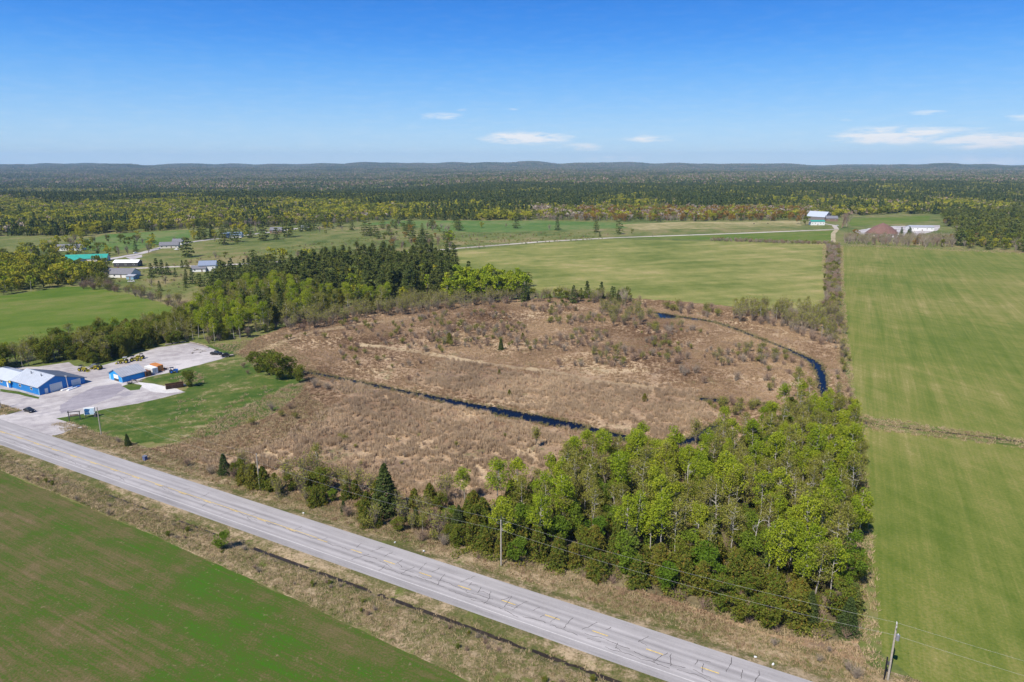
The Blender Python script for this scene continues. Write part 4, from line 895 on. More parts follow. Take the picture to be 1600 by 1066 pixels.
# border logs round the lot
for i, (a, b_) in enumerate([((258, 540), (268, 538.5)), ((270, 538), (280, 536.5)), ((282, 536), (290, 535)), ((297, 536), (307, 538)), ((308, 538.5), (318, 541)), ((319, 541.5), (326, 544))]):
    p, q = G(*a), G(*b_); t_ = MB().tube([(p[0], p[1], .35), ((p[0] + q[0]) / 2, (p[1] + q[1]) / 2, .42), (q[0], q[1], .33)], [.34, .3, .24], 8).build('log', M_wood)
    tag(t_, ['first', 'second', 'third', 'fourth', 'fifth', 'last'][i] + ' log from the left along the back edge of the gravel lot', 'log', 'logs bordering the gravel lot')

# signs beside the road
x, y = G(117, 657); t_ = thing('hanging_sign', 'dark open timber sign frame on posts beside the driveway', 'sign', (x, y, 0), R(20))
b = MB()
MB().box(-1.75, -.12, 0, -1.5, .12, 3.6).build('post', M_dark, t_); MB().box(1.5, -.12, 0, 1.75, .12, 3.2).build('post', M_dark, t_)
MB().box(-1.95, -.1, 3.0, 1.95, .1, 3.25).build('beam', M_dark, t_); MB().box(-1.5, -.08, 1.45, 1.5, .08, 1.7).build('beam', M_dark, t_)
MB().box(-1.3, -.04, 1.78, 1.3, .04, 2.2).build('board', M_brown, t_)
for x_ in (-1.1, 1.1): MB().tube([(x_, 0, 2.2), (x_, 0, 3.0)], .03, 4).build('chain', M_steel, t_)
x, y = G(141, 652); t_ = thing('billboard', 'white framed box sign with blue picture on dark legs beside the pole', 'sign', (x, y, 0), R(12))
MB().box(-1.7, -.35, 1.0, 1.7, .35, 3.5).build('box', M_white, t_); pn = MB().box(-1.45, -.40, 1.2, 1.45, -.352, 3.3).build('panel', flat('sign_pale_blue', (.45, .60, .72), .4), t_)
MB().prism([(-1.45, 1.2), (.2, 1.2), (-.1, 2.2), (.35, 3.0), (-1.0, 3.3), (-1.45, 3.0)], 'y', -.43, -.403).build('picture', flat('sign_deep_blue', (.02, .09, .22), .4, var=.5, scale=2), pn)
for x_ in (-1.4, 1.4): MB().box(x_ - .1, -.1, 0, x_ + .1, .1, 1.0).build('leg', M_dark, t_)
x, y = G(149.5, 651.5); o = MB().box(-.5, -.4, 0, .5, .4, .15).box(-.45, -.35, .15, .45, .35, 1.5).build('equipment_box', M_dark); o.location = (x, y, 0); tag(o, 'small dark box between the white sign and the utility pole', 'box')
x, y = G(227, 719.5); t_ = thing('utility_box', 'small blue grey box on the roadside grass, nearest the far corner', 'box', (x, y, .1), -RA); MB().box(-.55, -.45, 0, .55, .45, 1.25).build('body', flat('box_blue', (.10, .12, .22), .6), t_); MB().box(-.6, -.5, 1.25, .6, .5, 1.35).build('lid', M_steel, t_)
# survey-like pale stones beside the road
for i, (px, py) in enumerate([(474, 804), (617, 850), (662, 863.5), (1180, 1029.5), (1208, 1041)]):
    x, y = G(px, py); b = MB(); n = 7; rr = [random.uniform(.13, .22) for _ in range(n)]
    b.prism([(rr[j] * 1.5 * math.cos(6.283 * j / n), rr[j] * math.sin(6.283 * j / n)) for j in range(n)], 'z', 0, .16); o = b.build('stone', M_white); o.location = (x, y, .32); o.rotation_euler = (.1, .1, i)
    tag(o, ('first', 'second', 'third', 'fourth', 'fifth')[i] + ' pale stone from the left on the far verge of the road', 'stone', 'pale stones on the far road verge')

# utility poles and lines
def pole(label, px, py, h, grp='utility poles along the road', arm=False, lean=(0, 0), trans=False):
    x, y = G(px, py, .15); t_ = thing('utility_pole', label, 'utility pole', (x, y, .1), -RA, grp); top = (lean[0], lean[1], h)
    MB().tube([(0, 0, -.3), (lean[0] / 2, lean[1] / 2, h / 2), top], [.19, .165, .125], 9).build('post', flat('pole_wood', (.36, .32, .26), .85, var=.2, scale=3), t_)
    if arm:
        MB().box(-.06, -.8, h - .35, .06, .8, h - .22).build('crossarm', M_wood, t_).location = (lean[0], lean[1], 0)
        for y_ in (-.7, .7): MB().tube([(lean[0], lean[1] + y_, h - .22), (lean[0], lean[1] + y_, h)], .05, 6).build('insulator', M_white, t_)
    MB().tube([(lean[0], lean[1], h), (lean[0], lean[1], h + .28)], .06, 6).build('insulator', M_white, t_)
    if trans:
        tr_ = MB().tube([(.42 + lean[0], -.1, h - 2.9), (.42 + lean[0], -.1, h - 1.9)], .3, 12).build('transformer', M_steel, t_); MB().tube([(.42 + lean[0], -.1, h - 1.9), (.42 + lean[0], -.1, h - 1.65)], .06, 6).build('bushing', M_white, tr_)
        MB().box(.05, -.2, h - 2.6, .35, 0, h - 2.5).build('bracket', M_steel, t_)
    g_ = Vector((x, y, .1)); c_, s_ = math.cos(-RA), math.sin(-RA)
    return (x + lean[0] * c_ - lean[1] * s_, y + lean[0] * s_ + lean[1] * c_, h + .35), t_
PO = [pole('utility pole with a grey transformer beside the right-hand hay field', 1387, 1064, 11.2, arm=True, trans=True),
      pole('plain utility pole in front of the roadside wood, second from the right', 783, 885, 11.0),
      pole('plain utility pole beside the olive cedar clump, third from the right', 406, 766, 10.4),
      pole('plain utility pole beside the white box sign near the driveway', 158, 679, 9.4),
      pole('utility pole at the left edge of the picture across the driveway', 1, 638, 9.2)]
def wire(a, b, sag, r=.013, label='', grp='overhead lines along the road'):
    pts = [(a[0] + (b[0] - a[0]) * q, a[1] + (b[1] - a[1]) * q, a[2] + (b[2] - a[2]) * q - 4 * sag * q * (1 - q)) for q in [i / 18 for i in range(19)]]
    o = MB().tube(pts, r, 4).build('power_line', flat('wire', (.30, .30, .29), .5, var=.02)); return tag(o, label, 'power line', grp)
tops = [(*ST(150, 13.3), 11)] + [p[0] for p in PO]; names = ['running right from the transformer pole', 'above the roadside wood', 'between the wood pole and the cedar clump pole', 'above the brush left of the cedar clump', 'across the lawn and driveway']
for i in range(len(tops) - 1):
    a, b = tops[i], tops[i + 1]
    wire(a, b, 1.0, label='top wire ' + names[i]); a2 = (a[0], a[1], a[2] - 2.4); b2 = (b[0], b[1], b[2] - 2.4); wire(a2, b2, 1.2, .014, label='lower wire ' + names[i])
sp_ = PO[3][0]; wire((sp_[0], sp_[1], sp_[2] - 1), (*G(206, 640), 4.0), .5, .014, 'thin service wire crossing the lawn behind the sign pole')
x, y = G(1381, 1064); t_ = thing('guy_post', 'short black post with a small box beside the transformer pole', 'post', (x, y, .1), -RA); MB().box(-.11, -.11, 0, .11, .11, 4.6).build('post', M_blk, t_); MB().box(.11, -.2, 3.3, .42, .2, 3.75).build('box', M_dark, t_)

# far houses
def house(name, label, px, py, rz, L_, Wd, eave, ridge, wall, roof, nwin=4, cat='house', doors=True, chimney=None, grp=None):
    x, y = G(px, py); c_, s_ = math.cos(rz), math.sin(rz); x0 = x - L_ / 2 * c_ + (Wd / 2 * s_ if abs(rz) > R(50) else 0); y0 = y - L_ / 2 * s_ - (Wd / 2 * c_ if abs(rz) > R(50) else 0)
    win = [(L_ * (i + .5) / nwin, 0, eave * .55, 1.4, 1.1, 'y-') for i in range(nwin) if not (doors and i == nwin // 2)] + [(L_, Wd / 2, eave * .55, 1.2, 1.1, 'x+'), (0, Wd / 2, eave * .55, 1.2, 1.1, 'x-')]
    dr = [(L_ * (nwin // 2 + .5) / nwin, 0, 0, 1.0, 2.1, 'y-', M_brown)] if doors else []
    return gable(name, label, cat, (x0, y0), rz, L_, Wd, eave, ridge, wall, roof, windows=win, doors=dr, chimney=(L_ * .3,) if chimney else None, group=grp, over=.5)
house('farmhouse', 'long low house with teal metal roof at the left behind yellow trees', 134, 409.5, R(14), 34, 11, 3.2, 6.2, M_pale, M_teal, 7)
house('house', 'low house wing with teal roof in front of the long teal roofed house', 109, 413, R(-30), 15, 10, 3.2, 5.6, M_pale, M_teal, 3)
house('house', 'white house with long grey roof above the teal roofed house', 105, 392, R(8), 27, 11, 3.4, 6.0, M_white, M_shing, 5)
house('pole_barn', 'dark sided pole barn with a bright white roof', 196.5, 417, R(4), 20, 9, 3.6, 5.4, M_dark, flat('bright_white_roof', (.82, .82, .80), .5, var=.03), 3, 'barn', False)
house('bungalow', 'white bungalow with broad grey roof just below the white roofed barn', 184, 434, R(-4), 21, 13, 3.0, 6.4, M_white, M_shing, 4, chimney=True)
house('garage', 'small blue grey lean-to beside the grey roofed bungalow', 203, 437, R(-8), 6, 7, 2.6, 3.4, flat('pale_blue_siding', (.22, .35, .45), .7), M_roofG, 1, 'garage')
house('white_house', 'white house with blue grey roof above the dark spruce clump', 324, 424, R(12), 13, 11, 5.0, 8.0, M_white, flat('blue_grey_roof', (.20, .24, .32), .8), 3)
house('garage', 'low grey roofed garage joined to the left of the white house', 310, 425, R(10), 11, 8, 2.8, 4.6, M_white, M_shing, 2, 'garage')
house('house', 'grey roofed house beside the gravel lane among bushes', 264, 388, R(18), 18, 11, 3.2, 6.0, M_pale, M_shing, 4)
house('house', 'small white house at the gravel lane left of the big dark pine', 277, 383, R(10), 10, 8, 3.6, 6.4, M_white, M_shing, 2)
house('house', 'white house with blue grey roof on the gravel lane between tall pines', 362, 371.5, R(8), 22, 10, 3.2, 6.2, M_white, flat('slate_blue_roof', (.12, .17, .22), .8), 4)
house('cabin', 'dark brown cabin with pale roof edge between two tall dark pines', 431, 365, R(5), 15, 11, 4.2, 7.4, M_brown, M_shing, 2)
house('shed', 'tiny white shed at the end of the gravel lane beside pines', 473, 358.5, R(5), 6, 5, 3.0, 4.4, M_white, M_roofL, 1)
house('farmhouse', 'white farmhouse with teal roof in front of the old barn', 1278, 352, R(2), 20, 8, 5.4, 6.9, M_white, M_teal, 5)
# barn behind the farmhouse
house('barn', 'old barn with silver roof and weathered grey gable behind the farmhouse', 1279, 344, R(128), 30, 20, 6.0, 13.5, flat('barn_boards', (.19, .17, .17), .9, var=.25), flat('silver_roof', (.40, .44, .50), .45, var=.05), 3, 'barn', False)
house('barn_wing', 'low dark barn wing with grey roof to the right of the old barn', 1300, 346, R(-10), 17, 12, 4.5, 8, M_brown, M_shing, 2, 'barn', False)
x, y = G(1387, 369.5); t_ = thing('salt_dome', 'large brown cone shaped dome roof with pale low wall in a gravel yard', 'building', (x, y + 14, 0), R(11)); n = 16
v = [(18.5 * math.cos(2 * math.pi * j / n), 15.5 * math.sin(2 * math.pi * j / n), 0) for j in range(n)]; v2 = [(q[0], q[1], 3.2) for q in v]
MB().add(v + v2, [(j, (j + 1) % n, n + (j + 1) % n, n + j) for j in range(n)]).build('wall', M_pale, t_)
v = [(20 * math.cos(2 * math.pi * j / n), 16.6 * math.sin(2 * math.pi * j / n), 2.9) for j in range(n)] + [(11.5 * math.cos(2 * math.pi * j / n), 9.2 * math.sin(2 * math.pi * j / n), 10.0) for j in range(n)] + [(0, 0, 15.5)]
MB().add(v, [(j, (j + 1) % n, n + (j + 1) % n, n + j) for j in range(n)] + [(n + j, n + (j + 1) % n, 2 * n) for j in range(n)]).build('roof', M_brownroof, t_)
MB().box(14, 2, .0, 22, 9, 6.5).build('porch', M_brown, t_)
house('warehouse', 'long white warehouse with grey roof at the edge of the right wood', 1441, 361, R(-4), 30, 14, 5.2, 6.8, M_white, M_roofG, 5, 'warehouse')
for i, (px, py, m_, lb) in enumerate([(164, 413, M_white, 'white car parked below the long teal roofed house'), (212, 396, M_white, 'white car parked on the gravel yard by the lane'), (167, 411.5, M_blk, 'dark car parked behind the white car by the teal house'), (205, 441, M_white, 'white car parked at the right end of the grey roofed bungalow'), (1308, 353, M_white, 'white car parked on the farm lane below the old barn'), (1368, 362, M_yellow, 'yellow car parked left of the brown dome')]):
    car('parked_car', lb, px, py, random.uniform(0, 3), m_, grp='cars parked by the far houses')
trailer('pale loaded trailer left of the small white house on the lane', 272, 391, R(5), 7, 2.4, True, mat=M_white)
# cattle: one continuous body each
def cow(label, px, py, rz):
    me = bpy.data.meshes.new('cow'); v = [(0,0,1.15),(.75,0,1.2),(1.15,0,1.35),(1.55,0,1.25),(-.75,0,1.15),(-1.1,0,1.1),(-1.15,0,.6)]; e = [(0,1),(1,2),(2,3),(0,4),(4,5),(5,6)]; r = [.42,.36,.22,.15,.36,.08,.04]
    for sx_, b in ((.75, 1), (-.75, 4)):
        for sy_ in (-.26, .26): i = len(v); v += [(sx_, sy_, .72), (sx_ + .03, sy_, .38), (sx_, sy_, .03)]; e += [(b, i), (i, i + 1), (i + 1, i + 2)]; r += [.15, .09, .07]
    me.from_pydata(v, e, []); o = link('cow', me); me.materials.append(flat('cow_hide', (.05, .032, .025), .8)); x, y = G(px, py); o.location = (x, y, .03); o.rotation_euler = (0, 0, rz)
    o.modifiers.new('skin', 'SKIN'); me.skin_vertices.new() if not me.skin_vertices else None
    for i, q in enumerate(r): me.skin_vertices[0].data[i].radius = (q, q)
    me.skin_vertices[0].data[0].use_root = True; s_ = o.modifiers.new('sub', 'SUBSURF'); s_.levels = s_.render_levels = 1; tag(o, label, 'cow', 'cattle in the straw field')
try:
    cow('dark cow grazing in the straw field, left one of the two', 1178, 350.5, .4); cow('dark cow in the straw field, nearer the farmhouse', 1200, 350, 2.9)
except Exception as ex: print('cow', ex)
# ---------------------------------------------------------------- individual plants
def put(key, name, px, py, s, label, cat='tree', group=None, desc=None, place=None):
    x, y = G(px, py); plant(key, name, x, y, s, label, cat, group, 0.0, desc, place)
# landmarks along the road
put('spruce', 'spruce_tree', 603, 803, 1.32, 'tallest dark spruce standing alone between road and reeds', 'tree')
put('cedar', 'cedar_tree', 588, 790, .95, 'olive cedar leaning on the left side of the lone tall spruce')
put('young_maple', 'young_maple', 346, 862, .62, 'small bright yellow green tree alone on the near road verge', 'tree')
put('spruce', 'spruce_tree', 200, 697, .42, 'small round dark spruce on the verge near the box sign')
put('spruce', 'spruce_tree', 352, 742, .62, 'slim dark spruce left of the olive cedar clump')
for i, (px, py, s) in enumerate([(382, 757, .82), (398, 763, .95), (413, 765, .9), (430, 768, .72), (376, 752, .5)]): put('cedar', 'cedar_tree', px, py, s, None, 'tree', None, 'olive cedar', 'in clump round roadside pole')
for i, (px, py, s, k) in enumerate([(455, 768, .75, 'olive_shrub'), (470, 775, .95, 'alder'), (487, 770, .9, 'olive_shrub'), (505, 770, 1.0, 'olive_shrub'), (478, 760, 1.1, 'alder'), (498, 755, .9, 'budding_poplar'), (520, 785, .5, 'young_maple'), (540, 782, .6, 'cedar'), (556, 778, .7, 'cedar'), (548, 770, .8, 'alder'), (532, 762, .8, 'alder'), (566, 768, .8, 'alder'),
                                    (625, 800, .75, 'alder'), (617, 796, .7, 'cedar'), (650, 816, .42, 'spruce'), (662, 810, .8, 'alder'), (648, 795, .75, 'cedar'), (672, 790, .85, 'cedar'), (688, 800, .7, 'olive_shrub'), (700, 820, .6, 'young_maple'), (682, 812, .9, 'bare_shrub'), (715, 855, .75, 'olive_shrub'), (722, 845, .9, 'bare_shrub'), (637, 812, .35, 'spruce'), (694, 790, 1.0, 'alder'), (537, 800, .3, 'spruce'), (365, 748, 1.0, 'bare_shrub'), (446, 762, 1.0, 'alder'), (585, 775, .8, 'alder')]):
    kn = dict(olive_shrub='olive_shrub', alder='alder_shrub', young_maple='young_maple', cedar='cedar_tree', spruce='spruce_tree', bare_shrub='bare_shrub', budding_poplar='budding_poplar')[k]
    nb = 'left of' if px < 600 else 'right of'
    lb = {'olive_shrub': 'rounded olive green shrub', 'alder': 'thin grey budding alder', 'young_maple': 'small fresh green sapling', 'cedar': 'small olive cedar', 'spruce': 'small dark blue green spruce', 'bare_shrub': 'leafless grey brown shrub', 'budding_poplar': 'thinly leaved poplar'}[k]
    put(k, kn, px, py, s, None, 'tree' if 'tree' in kn or k in ('young_maple', 'budding_poplar') else 'shrub', None, lb, f'in scrub {nb} the tall spruce')
_g = random.Random(8)
for i in range(46):
    px = _g.uniform(355, 710); base = 752 + (px - 355) * .27; py = base + _g.uniform(-26, 6) + (10 if px > 560 else 0); k = _g.choice(['alder', 'olive_shrub', 'alder', 'bare_shrub', 'sage_shrub', 'cedar', 'olive_shrub', 'budding_poplar'])
    put(k, {'alder': 'alder_shrub', 'olive_shrub': 'olive_shrub', 'bare_shrub': 'bare_shrub', 'sage_shrub': 'sage_shrub', 'cedar': 'cedar_tree', 'budding_poplar': 'budding_poplar'}[k], px, py, {'alder': .75, 'olive_shrub': .62, 'bare_shrub': 1.0, 'sage_shrub': .9, 'cedar': .62, 'budding_poplar': .5}[k] * _g.uniform(.75, 1.15), None, 'shrub', None, {'alder': 'thin grey alder', 'olive_shrub': 'olive green shrub', 'bare_shrub': 'brown leafless shrub', 'sage_shrub': 'grey green shrub', 'cedar': 'small olive cedar', 'budding_poplar': 'thin budding poplar'}[k], 'in scrub ' + ('left of' if px < 600 else 'right of') + ' the tall spruce')
for i, (px, py, s) in enumerate([(420, 586, 1.5), (437, 594, 1.65), (453, 592, 1.3), (405, 582, 1.25), (467, 598, 1.0)]): put('olive_shrub', 'olive_tree', px, py, s, ['tallest round olive tree', 'broad low olive tree', 'right hand olive tree', 'left hand olive tree', 'smallest olive tree at the right end'][i] + ' of the clump where lawn meets creek', 'tree', 'olive trees at the lawn corner')
put('olive_shrub', 'olive_tree', 297, 604, .95, 'round olive green tree beside the rusty dumpster')
put('yellow_tree', 'budding_tree', 1, 590, .8, 'yellow green tree beside the workshop annex')
for i, (px, py, s) in enumerate([(425, 643, .95), (462, 655, .6), (492, 607, 1.15), (512, 610, .9), (440, 652, .6), (381, 575, .8), (388, 585, .6), (395, 665, .7), (455, 640, .8), (520, 600, .6), (540, 690, .6), (560, 745, .8), (600, 730, .7)]):
    put('sage_shrub' if i % 3 == 1 else 'bare_shrub', 'bare_shrub', px, py, s, None, 'shrub', None, 'grey leafless shrub', 'beside the lawn')
for i, (px, py, s) in enumerate([(292, 730, .8), (186, 693, .6), (330, 742, .8), (1280, 1035, .45), (1325, 1050, .6), (1335, 1062, .8), (1210, 1010, .5), (1295, 1020, .4)]):
    put('bare_shrub', 'bare_shrub', px, py, s, None, 'shrub', None, 'low bare shrub', 'on the far verge ' + ('left of the cedar clump' if px < 400 else 'near the transformer pole'))
for i in range(44):          # low bushes in the near verge ditch
    s_ = random.uniform(-150, 25); t_ = random.uniform(-16.5, -11.5); x, y = ST(s_, t_)
    k = 'bare_shrub' if i % 3 else 'olive_shrub'; plant(k, 'ditch_bush', x, y, random.uniform(.22, .45) * (.5 if k == 'olive_shrub' else 1), None, 'shrub', None, .25, 'low brown bush' if i % 3 else 'low green bush', 'in the near side ditch')

# A. the roadside wood
X, Y = grid_pts(WOOD, 4.6, .45, 3); s_, t_ = to_st(X, Y); px_, py_ = to_px(X, Y)
front = np.array([min(abs(tt - f) for f in (13.5,)) for tt in t_])
for x, y, t0, px, py in zip(X, Y, t_, px_, py_):
    if in_water(np.array([x]), np.array([y]))[0]: continue
    d = t0 - (13.5 if px < 1100 else 16); u = random.random(); ne = px > 1180
    if d < 13:
        k = 'cedar' if u < (.62 if px < 1050 else .35) else ('olive_shrub' if u < .78 else ('young_maple' if u < .93 else 'spruce')); s = random.uniform(.75, 1.15) * (.72 if k == 'spruce' else 1); where = 'on the road side of the wood'
    elif d < 27:
        k = 'poplar' if u < .26 else ('cedar' if u < .46 else ('budding_poplar' if u < .68 else ('olive_shrub' if u < .84 else ('young_maple' if u < .92 else 'young_pine')))); s = random.uniform(.75, 1.05); where = 'in the middle of the wood'
    else:
        k = 'poplar' if u < (.42 if px < 1080 else .28) else ('budding_poplar' if u < .66 else ('olive_shrub' if u < .78 else ('bare_poplar' if u < .92 else 'young_maple'))); s = random.uniform(.7, 1.08); where = 'at the back of the wood'
        if py < 735: s *= .85
    if k == 'poplar' and px < 760: s *= .85
    if random.random() < .02: k = 'dead_tree'
    nm = dict(cedar='cedar_tree', olive_shrub='olive_bush', young_maple='young_maple', spruce='spruce_tree', poplar='poplar_tree', budding_poplar='budding_poplar', bare_poplar='bare_poplar', dead_tree='dead_tree', young_pine='pine_tree')[k]
    ds = dict(cedar='dense olive cedar', olive_shrub='rounded olive bush', young_maple='fresh green maple', spruce='dark narrow spruce', poplar='lime green poplar', budding_poplar='thin olive poplar', bare_poplar='nearly leafless poplar', dead_tree='bleached dead tree', young_pine='soft green young pine')[k]
    plant(k, nm, x, y, s, None, 'tree', None, 0.0, ds, where)
for i, (px, py, s) in enumerate([(783, 868, .98), (842, 860, .95), (993, 862, 1.02), (1033, 872, 1.10), (880, 832, 1.1), (810, 800, 1.0), (727, 790, .72), (915, 745, .95), (1000, 722, .85), (1098, 812, 1.05), (1215, 740, .9), (1256, 880, 1.1), (1280, 860, 1.1), (1235, 880, .95), (1290, 735, .95), (1175, 720, .9), (1315, 700, .85), (1130, 690, .8)]):
    put('poplar', 'poplar_tree', px, py, s, ['tall lime poplar at the left front of the wood', 'pale trunked poplar behind the first wood pole', 'slender poplar left of the round crowned one', 'round crowned poplar standing clear above the cedars', 'tall poplar with forked white limbs', 'leaning lime poplar on the left edge of the wood', 'lone thin poplar left of the wood', 'lime poplar at the creek end', 'broad lime poplar beside the creek bend', 'white stemmed poplar in the wood centre', 'lime poplar towards the pond', 'tall lime poplar near the right field', 'highest lime poplar by the right field', 'lime poplar with thick white trunk', 'lime poplar at the right field edge, upper', 'lime poplar south of the pond', 'last lime poplar by the drainage ditch', 'small lime poplar by the creek'][i], 'tree', 'landmark poplars of the wood')
for i, (px, py, s) in enumerate([(1090, 870, .9), (1175, 885, 1.0), (1232, 872, 1.0), (1108, 875, .9), (1075, 790, 1.0), (1150, 815, 1.0), (1203, 800, 1.0), (1268, 885, .9), (1255, 800, .9)]):
    put('dead_tree', 'dead_tree', px, py, s, None, 'tree', None, 'bleached dead tree', 'showing among green crowns')
put('bare_poplar', 'budding_tree', 837, 700, .62, 'thin budding tree alone in the reeds by the creek')
put('bare_poplar', 'budding_tree', 1085, 697, .75, 'thin budding tree on the creek bank before the pond')
put('poplar', 'poplar_tree', 1250, 640, .8, 'lime poplar between the pond and the blue creek'); 
for i, (px, py, s, k) in enumerate([(1245, 625, .95, 'budding_poplar'), (1262, 640, .9, 'budding_poplar'), (1238, 645, .8, 'olive_shrub'), (1278, 655, .8, 'olive_shrub'), (1305, 650, .75, 'alder'), (1318, 645, .6, 'alder'), (1310, 620, .7, 'alder'), (1300, 668, .9, 'budding_poplar'), (1225, 650, .8, 'poplar'), (1325, 665, .8, 'olive_shrub')]):
    put(k, 'streamside_tree', px, py, s, None, 'tree', None, {'budding_poplar': 'thin olive tree', 'olive_shrub': 'round olive bush', 'alder': 'bare grey alder', 'poplar': 'small lime poplar'}[k], 'beside the creek near pond')
put('cedar', 'cedar_tree', 1007, 627, .42, 'tiny dark cedar alone in the tan reeds'); put('spruce', 'spruce_tree', 783, 547, .58, 'small dark spruce in the middle of the marsh'); put('cedar', 'cedar_tree', 702, 537, .75, 'thin ragged cedar left of the marsh spruce')
put('cedar', 'cedar_tree', 796, 619, .35, 'tiny cedar near the creek in the marsh'); put('cedar', 'cedar_tree', 780, 585, .3, 'tiny cedar below the marsh spruce'); put('cedar', 'cedar_tree', 817, 530, .45, 'small olive cedar right of the marsh spruce')

def zone(poly, d, mix, names, seed, group, cat='tree', jit=.45, avoid=None, fill=1.0, clump=None):
    X, Y = grid_pts(poly, d, jit, seed, fill); ks = list(mix); w = np.cumsum([mix[k][0] for k in ks]); w = w / w[-1]
    for x, y in zip(X, Y):
        if in_water(np.array([x]), np.array([y]))[0]: continue
        if clump and mnoise.noise((x / clump, y / clump, seed)) + .5 * mnoise.noise((x * 2.7 / clump, y * 2.7 / clump, seed)) < .02: continue
        k = ks[int(np.searchsorted(w, random.random()))]; lo, hi = mix[k][1:3]
        plant(k, names[k][0], x, y, random.uniform(lo, hi), None, cat if 'shrub' not in names[k][0] else 'shrub', None, 0.0, *names[k][1])
NM = lambda pre: {k: (a, (b, pre)) for k, (a, b, c) in dict(
    far_poplar=('poplar_tree', 'lime green poplar', 'lime poplars'), far_yellow=('yellow_tree', 'yellow green tree', 'yellow green trees'), far_olive=('olive_tree', 'olive leafy tree', 'olive trees'), far_orange=('orange_tree', 'orange budding tree', 'orange budding trees'),
    far_spruce=('spruce_tree', 'pointed spruce', 'spruces'), far_pine=('pine_tree', 'conical pine', 'conical pines'), far_bare=('bare_tree', 'leafless grey tree', 'leafless trees'), far_bud=('budding_tree', 'thin budding tree', 'budding trees'),
    pine=('pine_tree', 'layered dark pine', 'tall pines'), poplar=('poplar_tree', 'pale trunked poplar', 'lime poplars'), cedar=('cedar_tree', 'olive cedar', 'cedars'), alder=('alder_shrub', 'bare grey alder', 'alders'), bare_shrub=('bare_shrub', 'leafless brown shrub', 'brown shrubs'), sage_shrub=('sage_shrub', 'grey green budding shrub', 'grey green shrubs'),
    budding_poplar=('budding_poplar', 'thin olive poplar', 'budding poplars'), olive_shrub=('olive_bush', 'rounded olive bush', 'olive bushes'), spruce=('spruce_tree', 'dark spruce', 'spruces'), young_maple=('young_maple', 'fresh green maple', 'maples')).items()}
# B. tree line behind the blue workshop
zone(P((-120,640),(-120,575),(0,566),(60,553),(110,545),(160,530),(225,520),(270,505),(292,500),(300,520),(292,534),(243,541),(200,553),(150,570),(112,563),(60,569),(0,586),(-50,600)), 5.0,
     dict(budding_poplar=(.30, .6, .95), olive_shrub=(.30, 1.0, 1.6), alder=(.18, .9, 1.2), poplar=(.08, .6, .8), cedar=(.10, .9, 1.4), spruce=(.04, .6, .9)), NM('behind the blue workshop'), 41, '')
# C. central band
zone(P((292,534),(296,505),(330,470),(385,462),(440,452),(520,470),(560,478),(640,476),(600,484),(540,492),(470,503),(400,524),(380,530),(335,537)), 6.6,
     dict(poplar=(.34, .75, 1.15), budding_poplar=(.28, .75, 1.1), olive_shrub=(.12, 1.1, 1.7), cedar=(.10, 1.0, 1.6), pine=(.08, .6, .8), alder=(.08, .9, 1.2)), NM('in the wood left of the marsh'), 42, '')
zone(P((430,455),(470,432),(540,418),(640,418),(706,420),(712,450),(705,468),(640,472),(560,474),(500,466)), 8.2, dict(pine=(.58, .75, 1.2), far_pine=(.14, 1.0, 1.5), far_olive=(.12, .8, 1.3), far_yellow=(.10, .8, 1.2), far_poplar=(.06, .9, 1.2)), NM('in the tall pine stand'), 43, '')
zone(P((322,462),(345,437),(385,424),(440,420),(470,432),(430,452),(385,462)), 7.5, dict(far_pine=(.7, .75, 1.1), far_spruce=(.3, .8, 1.1)), NM('below the blue roofed white house'), 44, '')
zone(P((692,462),(700,446),(760,446),(815,452),(825,462),(800,470),(740,472),(700,473)), 5.5, dict(far_poplar=(.75, .9, 1.25), far_bud=(.25, .9, 1.2)), NM('right of the pine stand'), 45, '')
zone(P((440,520),(450,505),(540,488),(640,472),(740,470),(800,466),(805,474),(740,482),(640,492),(560,500),(480,518)), 5.2, dict(alder=(.62, .75, 1.15), bare_shrub=(.2, 1.0, 1.6), far_bud=(.18, .5, .8)), NM('along the grey marsh fringe'), 46, '')
zone(P((800,470),(830,462),(940,464),(1000,470),(985,478),(900,474),(820,474)), 6.0, dict(far_bud=(.3, .5, .8), far_olive=(.25, .45, .75), far_spruce=(.12, .5, .85), alder=(.33, .7, 1.0)), NM('on the pasture side marsh edge'), 47, '')
zone(P((930,478),(1010,480),(1020,500),(990,512),(950,510)), 5.5, dict(alder=(.6, .6, .95), bare_shrub=(.4, .8, 1.2)), NM('left of the upper creek'), 48, '')
for i, (px, py, s, k) in enumerate([(776, 462, 1.5, 'far_pine'), (733, 447, 1.25, 'far_spruce'), (825, 448, .8, 'far_pine'), (917, 466, 1.0, 'far_spruce'), (939, 466, .95, 'far_spruce'), (1075, 492, .62, 'far_bare'), (977, 480, 1.3, 'far_bare'), (1000, 476, .7, 'far_bare')]):
    put(k, 'pine_tree' if k == 'far_pine' else ('spruce_tree' if k == 'far_spruce' else 'bare_tree'), px, py, s, ['ragged tall pine at the right end of the lime grove', 'dark spruce top behind the lime grove', 'round dark pine at the marsh corner', 'pointed spruce, left of the pair on the marsh edge', 'pointed spruce, right of the pair on the marsh edge', 'lone bare tree by the upper creek', 'tall bleached bare tree above the grey thicket', 'small bare tree right of the bleached one'][i])
zone(P((1035,482),(1060,478),(1120,484),(1135,496),(1100,497),(1050,490)), 6.5, dict(bare_shrub=(.6, .9, 1.4), sage_shrub=(.4, .8, 1.2)), NM('on the upper creek bank'), 49, '')
zone(P((1140,492),(1160,484),(1230,488),(1290,492),(1312,500),(1308,530),(1290,545),(1270,535),(1230,515),(1190,508),(1150,504)), 5.2, dict(alder=(.42, .8, 1.15), bare_shrub=(.36, .9, 1.4), budding_poplar=(.14, .6, .85), far_bud=(.08, .7, .9)), NM('above the blue creek'), 50, '')
